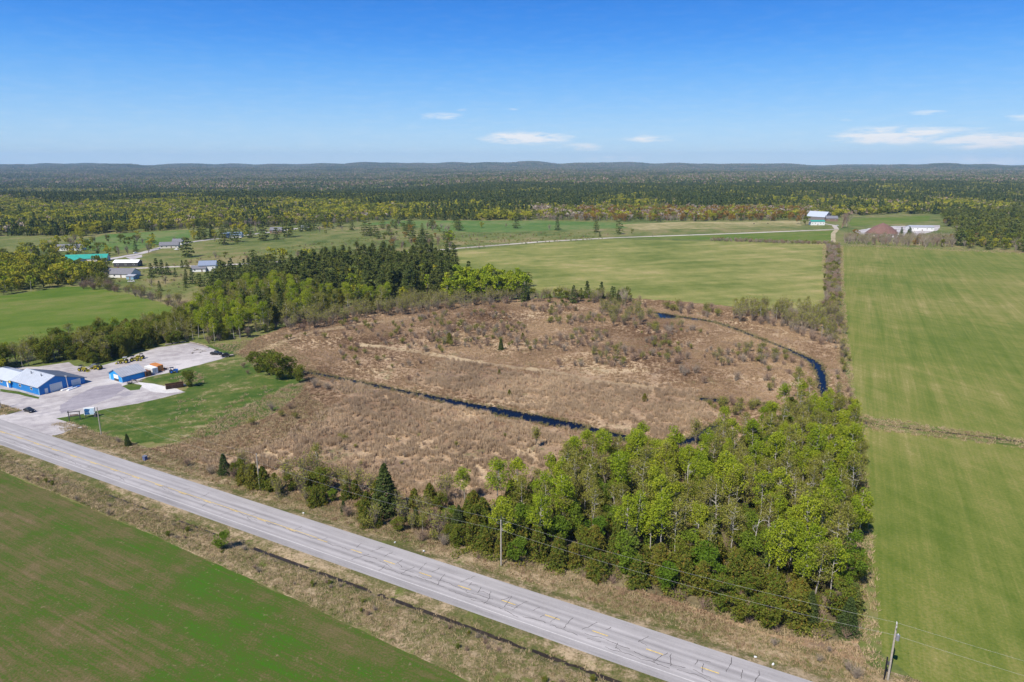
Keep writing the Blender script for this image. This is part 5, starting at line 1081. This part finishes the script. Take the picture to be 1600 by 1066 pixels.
# hedgerow between the two fields, and other hedges
zone(P((1292,384),(1311,384),(1313,500),(1296,505),(1286,480),(1288,430)), 4.6, dict(bare_shrub=(.72, .9, 1.35), sage_shrub=(.16, .9, 1.2), olive_shrub=(.12, .4, .55)), NM('in the hedgerow beside the hay'), 51, '')
zone(P((1110,374),(1200,377.5),(1300,380),(1300,383),(1200,380.5),(1110,376.8)), 4.8, dict(bare_shrub=(.8, .7, 1.1), sage_shrub=(.2, .7, 1.0)), NM('in the low pasture hedge'), 52, '')
zone(P((1304,500),(1318,500),(1328,560),(1330,640),(1320,650),(1310,600),(1302,560)), 5.5, dict(bare_shrub=(.55, .5, .95), sage_shrub=(.3, .5, .8), alder=(.15, .5, .8)), NM('on the strip beside the hay'), 53, '')
zone(P((120,446),(180,448),(240,465),(300,480),(335,470),(350,480),(300,498),(250,475),(190,458),(130,452)), 5.5, dict(bare_shrub=(.5, 1.0, 1.7), sage_shrub=(.2, 1.0, 1.5), alder=(.3, .6, 1.0)), NM('in hedgerow behind spring field'), 54, '')
# D. yellow green wood at the left
zone(P((-230,470),(-230,430),(0,415),(60,418),(100,420),(150,428),(170,440),(120,447),(60,454),(0,462)), 8.4, dict(far_yellow=(.34, .8, 1.2), far_olive=(.42, .8, 1.25), far_bare=(.10, .7, 1.0), far_poplar=(.14, .7, 1.0)), NM('in wood beyond spring field'), 55, '')
zone(P((-200,400),(0,392),(60,388),(90,392),(80,410),(0,412),(-200,420)), 17, dict(far_yellow=(.2, .5, 1.0), far_olive=(.3, .5, .9), far_bare=(.3, .5, .9), far_spruce=(.2, .4, .8)), NM('left of the teal roofed house'), 56, '')
# E. scattered trees in the far pastures
SC = [('far_pine', 293, 402, 1.75, 'big dark rounded pine alone in the far pasture'), ('far_olive', 352, 404, .6, ''), ('far_pine', 349, 383, 1.5, 'tall dark pine just left of the white lane house'), ('far_pine', 411, 376, 1.9, 'tall dark pine left of the brown cabin'), ('far_pine', 449, 371, 1.9, 'tall dark pine right of the brown cabin'), ('far_olive', 371, 382, .45, ''),
      ('far_yellow', 302, 375, 1.1, 'bright yellow tree beside the lane, left of the pair'), ('far_spruce', 313, 374, 1.3, 'dark spruce between two yellow lane trees'), ('far_yellow', 320, 373, 1.2, 'bright yellow tree beside the lane, right of the pair'), ('far_spruce', 331, 371, 1.4, 'dark spruce right of the yellow lane trees'),
      ('far_yellow', 237, 390, 1.0, 'yellow tree standing alone at the far meadow edge'), ('far_bare', 186, 400, 1.0, ''), ('far_olive', 165, 390, .7, ''), ('far_yellow', 133, 397, 1.1, 'golden tree right of the white grey roofed house'), ('far_olive', 152, 398, 1.1, ''), ('far_yellow', 68, 395, 1.2, 'tall yellow tree left of the grey roofed house'), ('far_bare', 80, 392, 1.2, ''), ('far_bare', 116, 385, 1.1, ''), ('far_bare', 200, 398, 1.1, ''), ('far_spruce', 212, 393, .8, ''),
      ('far_bare', 391, 371, 1.1, ''), ('far_pine', 470, 362, 1.3, ''), ('far_pine', 490, 359, 1.6, ''), ('far_pine', 509, 356, 1.7, ''), ('far_yellow', 380, 366, 1.5, ''), ('far_yellow', 367, 366, 1.2, ''), ('far_bare', 338, 405, .9, ''), ('far_olive', 509, 366, .5, ''),
      ('far_pine', 550, 360, 1.2, 'round pine at the left end of the pasture pine row'), ('far_pine', 570, 369, 1.4, ''), ('far_pine', 578, 367, 1.2, ''), ('far_pine', 591, 374, 1.0, ''), ('far_olive', 602, 376, .9, ''), ('far_olive', 612, 376, .9, ''), ('far_pine', 645, 378, 1.5, ''), ('far_spruce', 661, 380, 1.2, ''), ('far_bare', 684, 384, 1.4, ''), ('far_orange', 641, 366, 1.2, ''), ('far_bare', 675, 362, 1.0, ''), ('far_bare', 700, 362, 1.1, ''),
      ('far_pine', 713, 356, 1.4, 'lone pine on the green meadow above the side road'), ('far_pine', 622, 349, 1.5, ''), ('far_yellow', 608, 334, 1.5, 'round bright yellow tree above the far meadow'), ('far_yellow', 617, 345, 1.2, ''), ('far_spruce', 532, 347, 1.2, ''), ('far_pine', 806, 357, 1.4, 'dark lone pine in the bluish meadow'), ('far_spruce', 871, 360, 1.2, 'dark pine beside the pale strip in the meadow'), ('far_bud', 858, 360, 1.0, ''), ('far_bud', 790, 356, .8, ''), ('far_yellow', 752, 356, .8, ''),
      ('far_pine', 931, 363, 1.3, 'round dark pine on the straw field, left of the pair'), ('far_pine', 967, 366, 1.4, 'round dark pine on the straw field, right of the pair'), ('far_olive', 987, 366, .6, ''), ('far_spruce', 937, 370, .5, ''), ('far_poplar', 706, 386, 1.5, 'pale yellow green tree where the side road leaves the pines'), ('far_bare', 740, 370, .5, ''), ('far_bare', 733, 371, .45, ''), ('far_bare', 722, 372, .5, ''), ('far_bare', 1020, 370, .35, ''),
      ('far_orange', 1247, 350, 1.3, 'orange brown tree left of the farmhouse'), ('far_olive', 1258, 352, 1.3, 'olive tree touching the farmhouse left wall'), ('far_bare', 1316, 356, 2.6, 'large rounded bare tree right of the old barn'), ('far_bare', 1323, 354, 2.2, ''), ('far_yellow', 1306, 340, 1.2, ''), ('far_orange', 1337, 372, 1.1, 'reddish tree at the left end of the bare tree strip'), ('far_yellow', 1358, 336, 1.4, 'bright yellow tree beyond the small meadow'),
      ('far_poplar', 128, 392, .5, ''), ('far_spruce', 290, 450, .45, ''), ('far_spruce', 237, 434, .9, ''), ('far_spruce', 246, 428, .95, ''), ('far_spruce', 254, 429, .9, ''), ('far_spruce', 263, 430, .8, ''), ('far_spruce', 274, 433, .5, ''), ('far_spruce', 285, 419, .6, ''), ('far_pine', 292, 420, .7, ''), ('far_spruce', 291, 438, .6, ''), ('far_pine', 290, 444, .55, ''), ('far_spruce', 301, 444, .9, ''), ('far_pine', 313, 448, .9, ''), ('far_pine', 327, 450, 1.0, ''), ('far_pine', 397, 417, 1.3, ''), ('far_yellow', 425, 413, 1.4, 'yellow green tree at the top left of the pine stand'), ('far_yellow', 443, 412, 1.3, ''), ('far_yellow', 480, 414, 1.3, 'golden tree between side road and pine stand'), ('far_bare', 465, 410, 1.3, ''), ('far_olive', 410, 418, 1.0, ''), ('far_bare', 500, 416, 1.2, ''), ('far_yellow', 538, 414, 1.2, '')]
LB = dict(far_pine='dark rounded pine', far_spruce='dark pointed spruce', far_olive='olive green tree', far_bare='bare grey tree', far_yellow='yellow green tree', far_bud='thin budding tree', far_poplar='lime green tree', far_orange='orange tinted tree')
NN = dict(far_pine='pine_tree', far_spruce='spruce_tree', far_olive='olive_tree', far_bare='bare_tree', far_yellow='yellow_tree', far_bud='budding_tree', far_poplar='poplar_tree', far_orange='orange_tree')
for k, px, py, s, lb in SC:
    reg = 'beside the far left houses' if px < 340 else ('in the far left pasture' if px < 560 else ('in pasture above the pines' if px < 760 else 'in the far right fields'))
    put(k, NN[k], px, py, s * .92, lb or None, 'tree', None, None if lb else LB[k], None if lb else reg)
# F. right-hand wood and the strip of bare trees
zone(P((1478,386),(1500,372),(1475,350),(1478,338),(1600,334),(1800,338),(1800,404),(1600,396)), 12.5, dict(far_pine=(.30, 1.1, 1.7), far_spruce=(.10, 1.1, 1.5), far_olive=(.28, .9, 1.4), far_orange=(.10, .6, .95), far_bare=(.18, .8, 1.1), far_yellow=(.10, .7, 1.1)), NM('in the far right wood'), 57, '')
zone(P((1312,374),(1345,374),(1400,376),(1480,374),(1500,376),(1490,388),(1400,384.5),(1316,382)), 7.5, dict(far_bare=(.58, .75, 1.15), far_bud=(.34, .8, 1.2), far_orange=(.04, .6, .9), far_olive=(.04, .6, .8)), NM('in strip above the hay field'), 58, '')
zone(P((1404,368),(1430,368),(1420,374),(1405,374)), 12, dict(far_spruce=(1, .6, .9)), NM('before the white warehouse'), 59, '')
# marsh shrubs
zone(P((690,560),(640,500),(760,480),(900,478),(960,510),(1060,510),(1180,540),(1250,570),(1262,600),(1200,615),(1090,600),(1010,575),(880,575)), 4.0, dict(bare_shrub=(.62, .45, 1.15), sage_shrub=(.2, .4, .9), alder=(.18, .3, .6)), NM('scattered over the upper marsh'), 60, '', fill=.8, clump=26)
zone(P((530,500),(640,500),(700,560),(640,600),(520,560),(480,540),(440,530)), 5.4, dict(bare_shrub=(.5, .4, .9), sage_shrub=(.5, .4, .8)), NM('on the left side of the marsh'), 61, '', fill=.7, clump=22)
zone(P((1110,628),(1190,628),(1195,640),(1150,652),(1100,640)), 4.0, dict(sage_shrub=(.5, .5, .9), bare_shrub=(.5, .5, .9)), NM('between pond and tan reeds'), 62, '')
zone(P((1180,545),(1240,555),(1262,575),(1262,600),(1230,600),(1190,575)), 6.0, dict(bare_shrub=(.7, .6, 1.0), sage_shrub=(.3, .6, .9)), NM('inside the bend of the blue creek'), 63, '', fill=.8)
zone(P((520,640),(700,650),(850,690),(700,740),(560,760),(440,730),(440,680)), 7, dict(bare_shrub=(.6, .25, .55), sage_shrub=(.4, .25, .5)), NM('in the tan roadside reeds'), 64, '', fill=.5, clump=18)

zone(P((128,452),(124,430),(160,415),(176,430),(178,450),(160,452)), 8.5, dict(far_bare=(.4, .7, 1.0), far_olive=(.4, .6, 1.0), far_bud=(.2, .7, 1.0)), NM('before the grey roofed bungalow'), 65, '')
zone(P((60,392),(110,375),(240,372),(250,392),(220,402),(150,402),(90,402)), 15, dict(far_bare=(.3, .6, 1.1), far_olive=(.3, .5, 1.0), far_yellow=(.2, .6, 1.1), far_spruce=(.2, .5, .9)), NM('around the far lane houses'), 66, '', fill=.42)
zone(P((250,380),(330,366),(480,356),(540,352),(540,362),(400,378),(300,392)), 17, dict(far_bare=(.25, .5, 1.0), far_olive=(.2, .4, .9), far_yellow=(.2, .5, 1.0), far_pine=(.35, .8, 1.4)), NM('along the gravel lane'), 67, '', fill=.30)
zone(P((540,366),(600,352),(720,352),(730,372),(700,392),(640,392),(600,384)), 13, dict(far_bare=(.35, .6, 1.1), far_olive=(.15, .4, .8), far_orange=(.1, .5, .9), far_pine=(.4, .7, 1.3)), NM('in pasture above the pines'), 68, '', fill=.42, clump=60)
zone(P((-60,425),(-60,402),(60,394),(110,400),(100,418),(0,420)), 14, dict(far_bare=(.35, .6, 1.1), far_olive=(.3, .5, 1.0), far_yellow=(.25, .6, 1.1), far_spruce=(.1, .5, .9)), NM('behind the left wood'), 69, '', fill=.5)
zone(P((200,455),(330,462),(330,440),(300,440),(240,444),(205,446)), 12, dict(far_olive=(.3, .3, .6), far_bare=(.3, .4, .7), far_spruce=(.4, .3, .6)), NM('on rough grass below the bungalow'), 70, '', fill=.3)

zone(P((110,566),(150,573),(200,556),(250,541),(292,535),(300,530),(292,526),(240,534),(190,548),(150,562),(112,560)), 4.2, dict(olive_shrub=(.5, .5, .95), cedar=(.25, .6, 1.0), alder=(.25, .5, .9)), NM('at the yard side tree foot'), 71, '')
zone(P((318,540),(380,528),(440,514),(475,505),(470,500),(400,520),(330,532)), 4.4, dict(olive_shrub=(.3, .5, .9), alder=(.4, .5, .95), bare_shrub=(.3, .9, 1.4)), NM('at the meadow side tree foot'), 72, '')
# ---------------------------------------------------------------- uncountable growth (geometry nodes instancing of small real clumps)
def tuft(n, r, h, w, mat, lean=.5, name='tuft'):
    a = rng.uniform(0, 6.28, n); d = rng.uniform(0, r, n); b = np.stack([np.cos(a) * d, np.sin(a) * d, np.zeros(n)], 1); hh = rng.uniform(.55, 1.1, n) * h
    tip = b + np.stack([rng.normal(size=n) * lean * h * .5, rng.normal(size=n) * lean * h * .5, hh], 1); sd = rng.normal(size=(n, 3)); sd[:, 2] = 0; sd /= np.linalg.norm(sd, axis=1, keepdims=True)
    return soup(name, np.stack([b - sd * w, b + sd * w, tip], 1).reshape(-1, 3), 3, [mat])
reed_m = leaf_mat('cattail_straw', (.38, .275, .18), (.64, .48, .31), .15, patch=.03, cc=(.33, .25, .15))
reed2_m = leaf_mat('marsh_straw', (.21, .125, .075), (.54, .385, .23), .15, patch=.022, cc=(.26, .20, .11))
dry_m = leaf_mat('dry_grass', (.36, .27, .15), (.52, .40, .25), .15, patch=.09, cc=(.20, .19, .06))
grn_m = leaf_mat('verge_green', (.10, .15, .025), (.17, .19, .045), .15, patch=.12)
def pts(poly, dens, seed, avoid=None):
    g = np.random.default_rng(seed); a = np.array(poly); x0, y0 = a.min(0); x1, y1 = a.max(0); n = int((x1 - x0) * (y1 - y0) * dens)
    x, y = g.uniform(x0, x1, n), g.uniform(y0, y1, n); k = inside(poly, x, y) & ~in_water(x, y); x, y = x[k], y[k]
    return x, y
CAT = P((495,594),(560,602),(640,623),(720,640),(800,657),(870,672),(910,682),(880,735),(840,765),(720,790),(690,780),(600,770),(520,755),(430,735),(330,735),(300,722),(380,700),(430,690),(500,660),(510,640),(560,625),(520,612))
CAT2 = P((700,560),(820,585),(900,590),(1000,600),(1090,612),(1085,630),(1130,645),(1050,684),(1020,690),(960,668),(870,648),(760,625),(700,610),(640,598))
lawnj = inside
x1, y1 = pts(CAT, 1.7, 70); x2, y2 = pts(CAT2, 1.5, 71)
x = np.concatenate([x1, x2]); y = np.concatenate([y1, y2]); n = len(x)
x = x + 5.0 * np.array([mnoise.noise((a / 8, b / 8, 3)) + .6 * mnoise.noise((a / 2.5, b / 2.5, 9)) for a, b in zip(x, y)]); y = y + 7.0 * np.array([mnoise.noise((a / 8, b / 8, 13)) + .6 * mnoise.noise((a / 2.5, b / 2.5, 19)) for a, b in zip(x, y)])
k = ~in_water(x, y) & ~inside(LAWN, x, y) & (np.random.default_rng(6).random(n) < np.clip(.8 + 1.2 * np.array([mnoise.noise((a / 14, b / 14, 40)) for a, b in zip(x, y)]), .3, 1)); k2 = ~inside(TRAIL, x[k], y[k]); x, y = x[k][k2], y[k][k2]; n = len(x)
scatter('cattail_reeds', 'dense tan cattail reeds standing on both banks of the straight creek', x, y, np.full(n, .02), rng.uniform(.7, 1.25, n), rng.integers(0, 3, n), [tuft(22, .55, 1.5, .07, reed_m, .35, 'reed') for _ in range(3)])
bx_, by_ = [], []
for cc_ in CREEKS:
    for i in range(len(cc_)):
        p_, q_ = cc_[i], cc_[(i + 1) % len(cc_)]; m_ = int(math.dist(p_, q_) * 3.2); tt_ = rng.random(m_); bx_.append(p_[0] + (q_[0] - p_[0]) * tt_ + rng.normal(size=m_) * .75); by_.append(p_[1] + (q_[1] - p_[1]) * tt_ + rng.normal(size=m_) * .75)
bx_ = np.concatenate(bx_); by_ = np.concatenate(by_); n = len(bx_)
bank_m = leaf_mat('bank_sedge', (.20, .18, .07), (.42, .33, .18), .15, patch=.08, cc=(.10, .12, .035))
scatter('bank_sedge', 'sedge and reeds overhanging the edges of the creek and ponds', bx_, by_, np.full(n, .04), rng.uniform(.4, 1.0, n), rng.integers(0, 3, n), [tuft(18, .6, 1.0, .06, bank_m, .6, 'bank_sedge') for _ in range(3)])
x, y = pts(MARSH, 1.3, 72); k = ~inside(CAT, x, y) & ~inside(CAT2, x, y) & ~((inside(TRAIL, x, y) | inside(TRAIL2, x, y)) & (rng.random(len(x)) < .8)) & ~inside(WOOD, x, y) & ~inside(LAWN, x, y) & ~inside(GRAVEL, x, y); st_ = to_st(x, y)[1]; k &= st_ > 9; dn_ = np.array([mnoise.noise((a / 22, b / 22, 31.0)) + .6 * mnoise.noise((a / 7, b / 7, 33.0)) for a, b in zip(x, y)]); k &= np.random.default_rng(5).random(len(x)) < np.clip(.85 + dn_ * 1.1, .35, 1); x, y = x[k], y[k]; n = len(x)
scatter('marsh_grass', 'rough straw coloured marsh grass and sedge', x, y, np.full(n, .02), rng.uniform(.5, 1.2, n), rng.integers(0, 3, n), [tuft(20, .8, .75, .055, reed2_m, .45, 'sedge') for _ in range(3)])
# wood floor undergrowth
x, y = pts(WOOD, .35, 73); n = len(x)
under = [soup('underbrush', cards(blob((0, 0, .7), 1.3, 70, .6, .2), .2, 3), 3, [LF[q]]) for q in ('olive', 'bud', 'cedar')] + [soup('underbrush', sticks([(0, 0, 0, *(rdir(30, 85) * 2.2), .04) for _ in range(30)]), 3, [TW['brown']])]
scatter('undergrowth', 'low brush covering the floor of the roadside wood', x, y, np.full(n, .03), rng.uniform(.6, 1.3, n), rng.integers(0, 4, n), under)
# verges: dry and green grass tufts
def verge_h(t):
    pr = sorted(np_ + [(a, b) for a, b in fp_]); ts = [a for a, b in pr]; return np.interp(t, ts, [b for a, b in pr])
g = np.random.default_rng(74); n = 26000; s_ = g.uniform(-320, 130, n); t_ = np.where(g.random(n) < .62, g.uniform(-21, -6.6, n), g.uniform(6.6, 15, n)); k = ~((s_ > -208) & (s_ < -170) & (t_ > 0)); s_, t_ = s_[k], t_[k]
nearroad = np.abs(t_) < 8.6
x, y = RO[0] + s_ * RS[0] + t_ * RT[0], RO[1] + s_ * RS[1] + t_ * RT[1]; tw = warp(s_, t_); x, y = RO[0] + s_ * RS[0] + tw * RT[0], RO[1] + s_ * RS[1] + tw * RT[1]; z = verge_h(t_) + .02; green = (g.random(len(x)) < np.where(nearroad, .75, .22)); water_ = (t_ < -9.1) & (t_ > -10.4) & (s_ > -62); ok = ~water_ & ~(inside(LAWN, x, y) & (t_ > 11))
x, y, z, green = x[ok], y[ok], z[ok], green[ok]; sc = np.where(nearroad[ok], .42, g.uniform(.5, 1.1, len(x)))
scatter('verge_grass', 'dry and green grass tufts growing along both road verges', x, y, z, sc, np.where(green, 2 + g.integers(0, 2, len(x)), g.integers(0, 2, len(x))), [tuft(16, .6, .55, .05, dry_m, .7), tuft(14, .8, .45, .05, dry_m, 1.0), tuft(16, .5, .35, .05, grn_m, .7), tuft(14, .6, .3, .05, grn_m, .9)])
# straw strips along hedges and ditches
sx_, sy_, = [], []
for poly, dn in ((P((1302,500),(1320,500),(1330,560),(1338,640),(1350,660),(1344,700),(1320,660),(1312,600)), .8), (P((1340,648),(1440,662),(1600,686),(1700,700),(1700,712),(1600,702),(1440,682),(1344,672)), .7), (P((1338,700),(1350,700),(1356,760),(1368,900),(1376,1010),(1350,1040),(1340,1000)), .9), (P((1286,384),(1294,384),(1293,430),(1284,430)), .4), (P((1312,384),(1317,384),(1319,440),(1324,510),(1315,510)), .5), (P((1316,382.5),(1600,393),(1600,397),(1316,385.5)), .12), (P((330,540),(380,560),(400,575),(440,575),(470,590),(520,610),(480,560),(440,530),(380,532)), .7), (P((340,680),(420,660),(480,620),(520,640),(500,670),(420,700),(340,720),(280,715),(240,700)), 1.3), (P((345,652),(400,628),(455,600),(480,596),(485,625),(420,668),(330,698),(270,694)), .9), (P((290,610),(345,640),(400,600),(430,606),(380,650),(300,680),(260,660)), .10), (P(('st',-130,13),('st',-60,13),('st',-10,11.5),('st',30,12.5),('st',64,11),('st',66,20),('st',50,19),('st',20,16),('st',-12,15),('st',-60,19),('st',-130,20)), 1.1), (P((80,664),(110,660),(160,676),(210,695),(200,705),(140,690),('st',-160,9)), 1.0), (P((265,592),(300,580),(315,585),(318,600),(300,606),(285,600)), .5)):
    a, b = pts(poly, dn, 75 + len(sx_)); sx_.append(a); sy_.append(b)
x = np.concatenate(sx_); y = np.concatenate(sy_); n = len(x)
scatter('dry_grass', 'tall dry straw grass along field edges and ditches', x, y, np.full(n, .03), rng.uniform(.6, 1.3, n), rng.integers(0, 2, n), [tuft(18, .7, .7, .07, dry_m, .8), tuft(16, .9, .6, .07, dry_m, 1.0)])
# weeds in the rough pastures
PAST = P((150,440),(220,420),(300,405),(560,372),(700,366),(960,364),(940,374),(706,392),(560,408),(400,425),(330,470),(280,465))
x, y = pts(PAST, .012, 90); n = len(x)
scatter('pasture_weeds', 'low weeds and brush dotted over the far rough pasture', x, y, np.full(n, .02), rng.uniform(.5, 1.4, n), rng.integers(0, 4, n), under)

# the far forest: real small trees, tens of thousands
BX = [-900, 0, 100, 170, 297, 420, 480, 520, 600, 640, 700, 800, 1000, 1250, 1320, 1400, 1440, 1470, 2500]; BY = [376, 373, 372, 366, 359, 355, 352, 352, 345, 344, 345, 345, 347, 345.5, 339, 335, 335, 336, 338]
def far_proto(kind, h, r, n, size, leaf):
    if kind == 'con':
        q = rng.uniform(0, 1, n) ** 1.2; a = rng.uniform(0, 6.28, n); rr = r * (1 - q) ** .8 * rng.uniform(.5, 1.05, n) + .15; c = np.stack([np.cos(a) * rr, np.sin(a) * rr, h * (.06 + .94 * q)], 1)
    else: c = np.concatenate([blob((random.uniform(-.4, .4) * r, random.uniform(-.4, .4) * r, h * random.uniform(.45, .8)), r * random.uniform(.45, .75), n // 6, .8, .5) for _ in range(6)])
    v = cards(c, rng.uniform(.7, 1.3, len(c)) * size, 4); return soup('far_tree', v, 4, [leaf])
CON = [far_proto('con', 13 + i % 3, 3.1, 90, 1.05, LF['spruce' if i % 3 else 'pine']) for i in range(5)]
DEC = [far_proto('dec', 10.5, 4.6, 90, 1.15, LF['yellow' if i % 2 else 'olive']) for i in range(4)]
LIM = [far_proto('dec', 11, 3.6, 84, 1.0, LF['bud']) for i in range(2)]
BAR = [far_proto('dec', 9.5, 3.6, 48, .8, TW[('grey', 'brown', 'pale')[i]]) for i in range(3)]
ORA = [far_proto('dec', 10, 3.8, 78, 1.0, LF['orange']) for i in range(1)]
FP = CON + DEC + LIM + BAR + ORA   # 0-4, 5-8, 9-10, 11-13, 14
g = np.random.default_rng(99)
def forest_points(y0, y1, dens):
    area = 0.5 * (y1 + y0) * 2.1 * (y1 - y0); n = int(area * dens); yy = np.sqrt(g.uniform(y0 ** 2, y1 ** 2, n)); xx = g.uniform(-1.05, 1.05, n) * yy; return xx, yy
x, y = forest_points(840, 2900, 1 / 62.0); px, py = to_px(x, y); k = py < np.interp(px, BX, BY) - .6 + .5 * np.sin(px / 9.0)
k &= ~inside([(1208, 312), (1250, 307), (1330, 311), (1345, 322), (1300, 327), (1215, 324)], px, py) | (g.random(len(x)) < .25)
x, y, px, py = x[k], y[k], px[k], py[k]
nz_ = np.array([mnoise.noise((a / 170, b / 240, 2.0)) + .6 * mnoise.noise((a / 60, b / 90, 6.0)) for a, b in zip(x, y)]); nb_ = np.array([mnoise.noise((a / 120, b / 300, 12.0)) for a, b in zip(x, y)])
def kinds(px, py, nz_, nb_):
    n = len(px); u = g.random(n); idx = np.zeros(n, int)
    con_p = np.interp(px, [-200, 250, 500, 620, 900, 1300, 1450, 1700], [.20, .22, .34, .50, .60, .45, .32, .32]); con_p += np.clip((322 - py) / 60, -.25, .06) + nz_ * .95
    con_p -= .75 * ((px > 830) & (px < 1270) & (py > 329)); con_p -= .3 * ((px < 620) & (py > 318) & (py < 352))
    con = u < con_p; u2 = g.random(n); bare_p = .14 + nb_ * .5 + .25 * (py < 318) * (px < 500) + .45 * ((px > 830) & (px < 1270) & (py > 329)) + .22 * (px > 1270)
    idx = np.where(con, g.integers(0, 5, n), np.where(u2 < bare_p, g.integers(11, 14, n), np.where(u2 < bare_p + .13, g.integers(9, 11, n), g.integers(5, 9, n))))
    red = (px > 900) & (px < 1260) & (py > 330) & ~con; idx = np.where(red & (g.random(n) < .38), 14, idx); return idx
idx = kinds(px, py, nz_, nb_); z = np.array([terrain(a, b) for a, b in zip(x, y)]) - .2
# the nearest edge trees stand as individuals, the rest is one mass
order = np.argsort(-py); edge = order[(y[order] < 1500) & (px[order] > -20) & (px[order] < 1620)]
dist_edge = np.interp(px, BX, BY) - py; near_ = np.where((dist_edge < 3.0) & (px > -30) & (px < 1630))[0]; near_ = near_[np.argsort(-py[near_])][:330]
nmk = lambda i: 'far_spruce' if i < 3 else ('far_pine' if i < 5 else ('far_yellow' if i in (6, 8) else ('far_olive' if i in (5, 7) else ('far_bud' if i < 11 else ('far_bare' if i < 14 else 'far_orange')))))
for i in near_:
    k_ = nmk(idx[i]); reg = 'left' if px[i] < 550 else ('middle' if px[i] < 1000 else 'right')
    plant(k_, NN[k_], x[i], y[i], random.uniform(.8, 1.15) * (1.05 if 'pine' in k_ or 'spruce' in k_ else .95), None, 'tree', None, z=float(z[i]), desc=LB[k_], place='at the far forest front')
set_out()
rest = np.ones(len(x), bool); rest[near_] = False; n = rest.sum()
scatter('far_forest', 'mixed spring forest of dark conifers and yellow green hardwoods reaching into the distance', x[rest], y[rest], z[rest], rng.uniform(.85, 1.45, n), idx[rest], FP)
print('FOREST', n)
# beyond three kilometres the forest is made of larger stands of the same trees
def stand(mixc, mixd, name):
    vs_ = []; mi = []; mats = [LF['spruce'], LF['pine'], LF['olive'], LF['olive'], TW['brown']]
    for _ in range(46):
        cx, cy = random.uniform(-38, 38), random.uniform(-38, 38); u = random.random(); con = u < mixc; h = random.uniform(9, 15); r = 3.6 if con else 5.0; m_ = random.choice((0, 0, 1)) if con else (random.choice((2, 2, 3)) if random.random() < mixd else 4)
        n_ = 16; a = rng.uniform(0, 6.28, n_); q = rng.uniform(.1, 1, n_); rr = r * ((1 - q) if con else np.sqrt(np.clip(1 - (2 * q - 1) ** 2, 0.05, 1))) ; c = np.stack([cx + np.cos(a) * rr, cy + np.sin(a) * rr, h * q], 1); vs_.append(cards(c, 2.6, 4)); mi += [m_] * n_
    return soup(name, np.concatenate(vs_), 4, mats, mi)
ST_ = [stand(.85, .8, 'stand') for _ in range(2)] + [stand(.35, .8, 'stand') for _ in range(2)] + [stand(.25, .3, 'stand') for _ in range(2)]
x, y = forest_points(2860, 13500, 1 / 5200.0); n = len(x); z = np.array([terrain(a, b) for a, b in zip(x, y)]) - .5
nz_ = np.array([mnoise.noise((a / 900, b / 700, 2.0)) + .5 * mnoise.noise((a / 300, b / 400, 6.0)) for a, b in zip(x, y)]); u = g.random(n)
k = nz_ > -.62; idx = np.where(nz_ + g.normal(size=n) * .18 > .16, g.integers(0, 2, n), np.where(u < .55, g.integers(2, 4, n), g.integers(4, 6, n)))
scatter('distant_forest', 'distant forest stands covering the plain and the low hills on the horizon', x[k], y[k], z[k], rng.uniform(.9, 1.5, k.sum()), idx[k], ST_)
print('STANDS', n)

# ---------------------------------------------------------------- haze
hb = MB().box(-17200, -17200, -60, 17200, 17200, 330).mesh('haze', [])
hm, t = new_mat('haze_air'); pv = N(t, 'ShaderNodeVolumePrincipled'); o = N(t, 'ShaderNodeOutputMaterial'); L(t, pv.outputs[0], o.inputs['Volume'])
pv.inputs['Color'].default_value = (.50, .75, 1.0, 1); pv.inputs['Density'].default_value = 5.0e-5; pv.inputs['Anisotropy'].default_value = 0.0
hb.materials.append(hm); ho = tag(link('haze', hb), 'thin blue air over the far woods and hills', None, None, 'stuff')
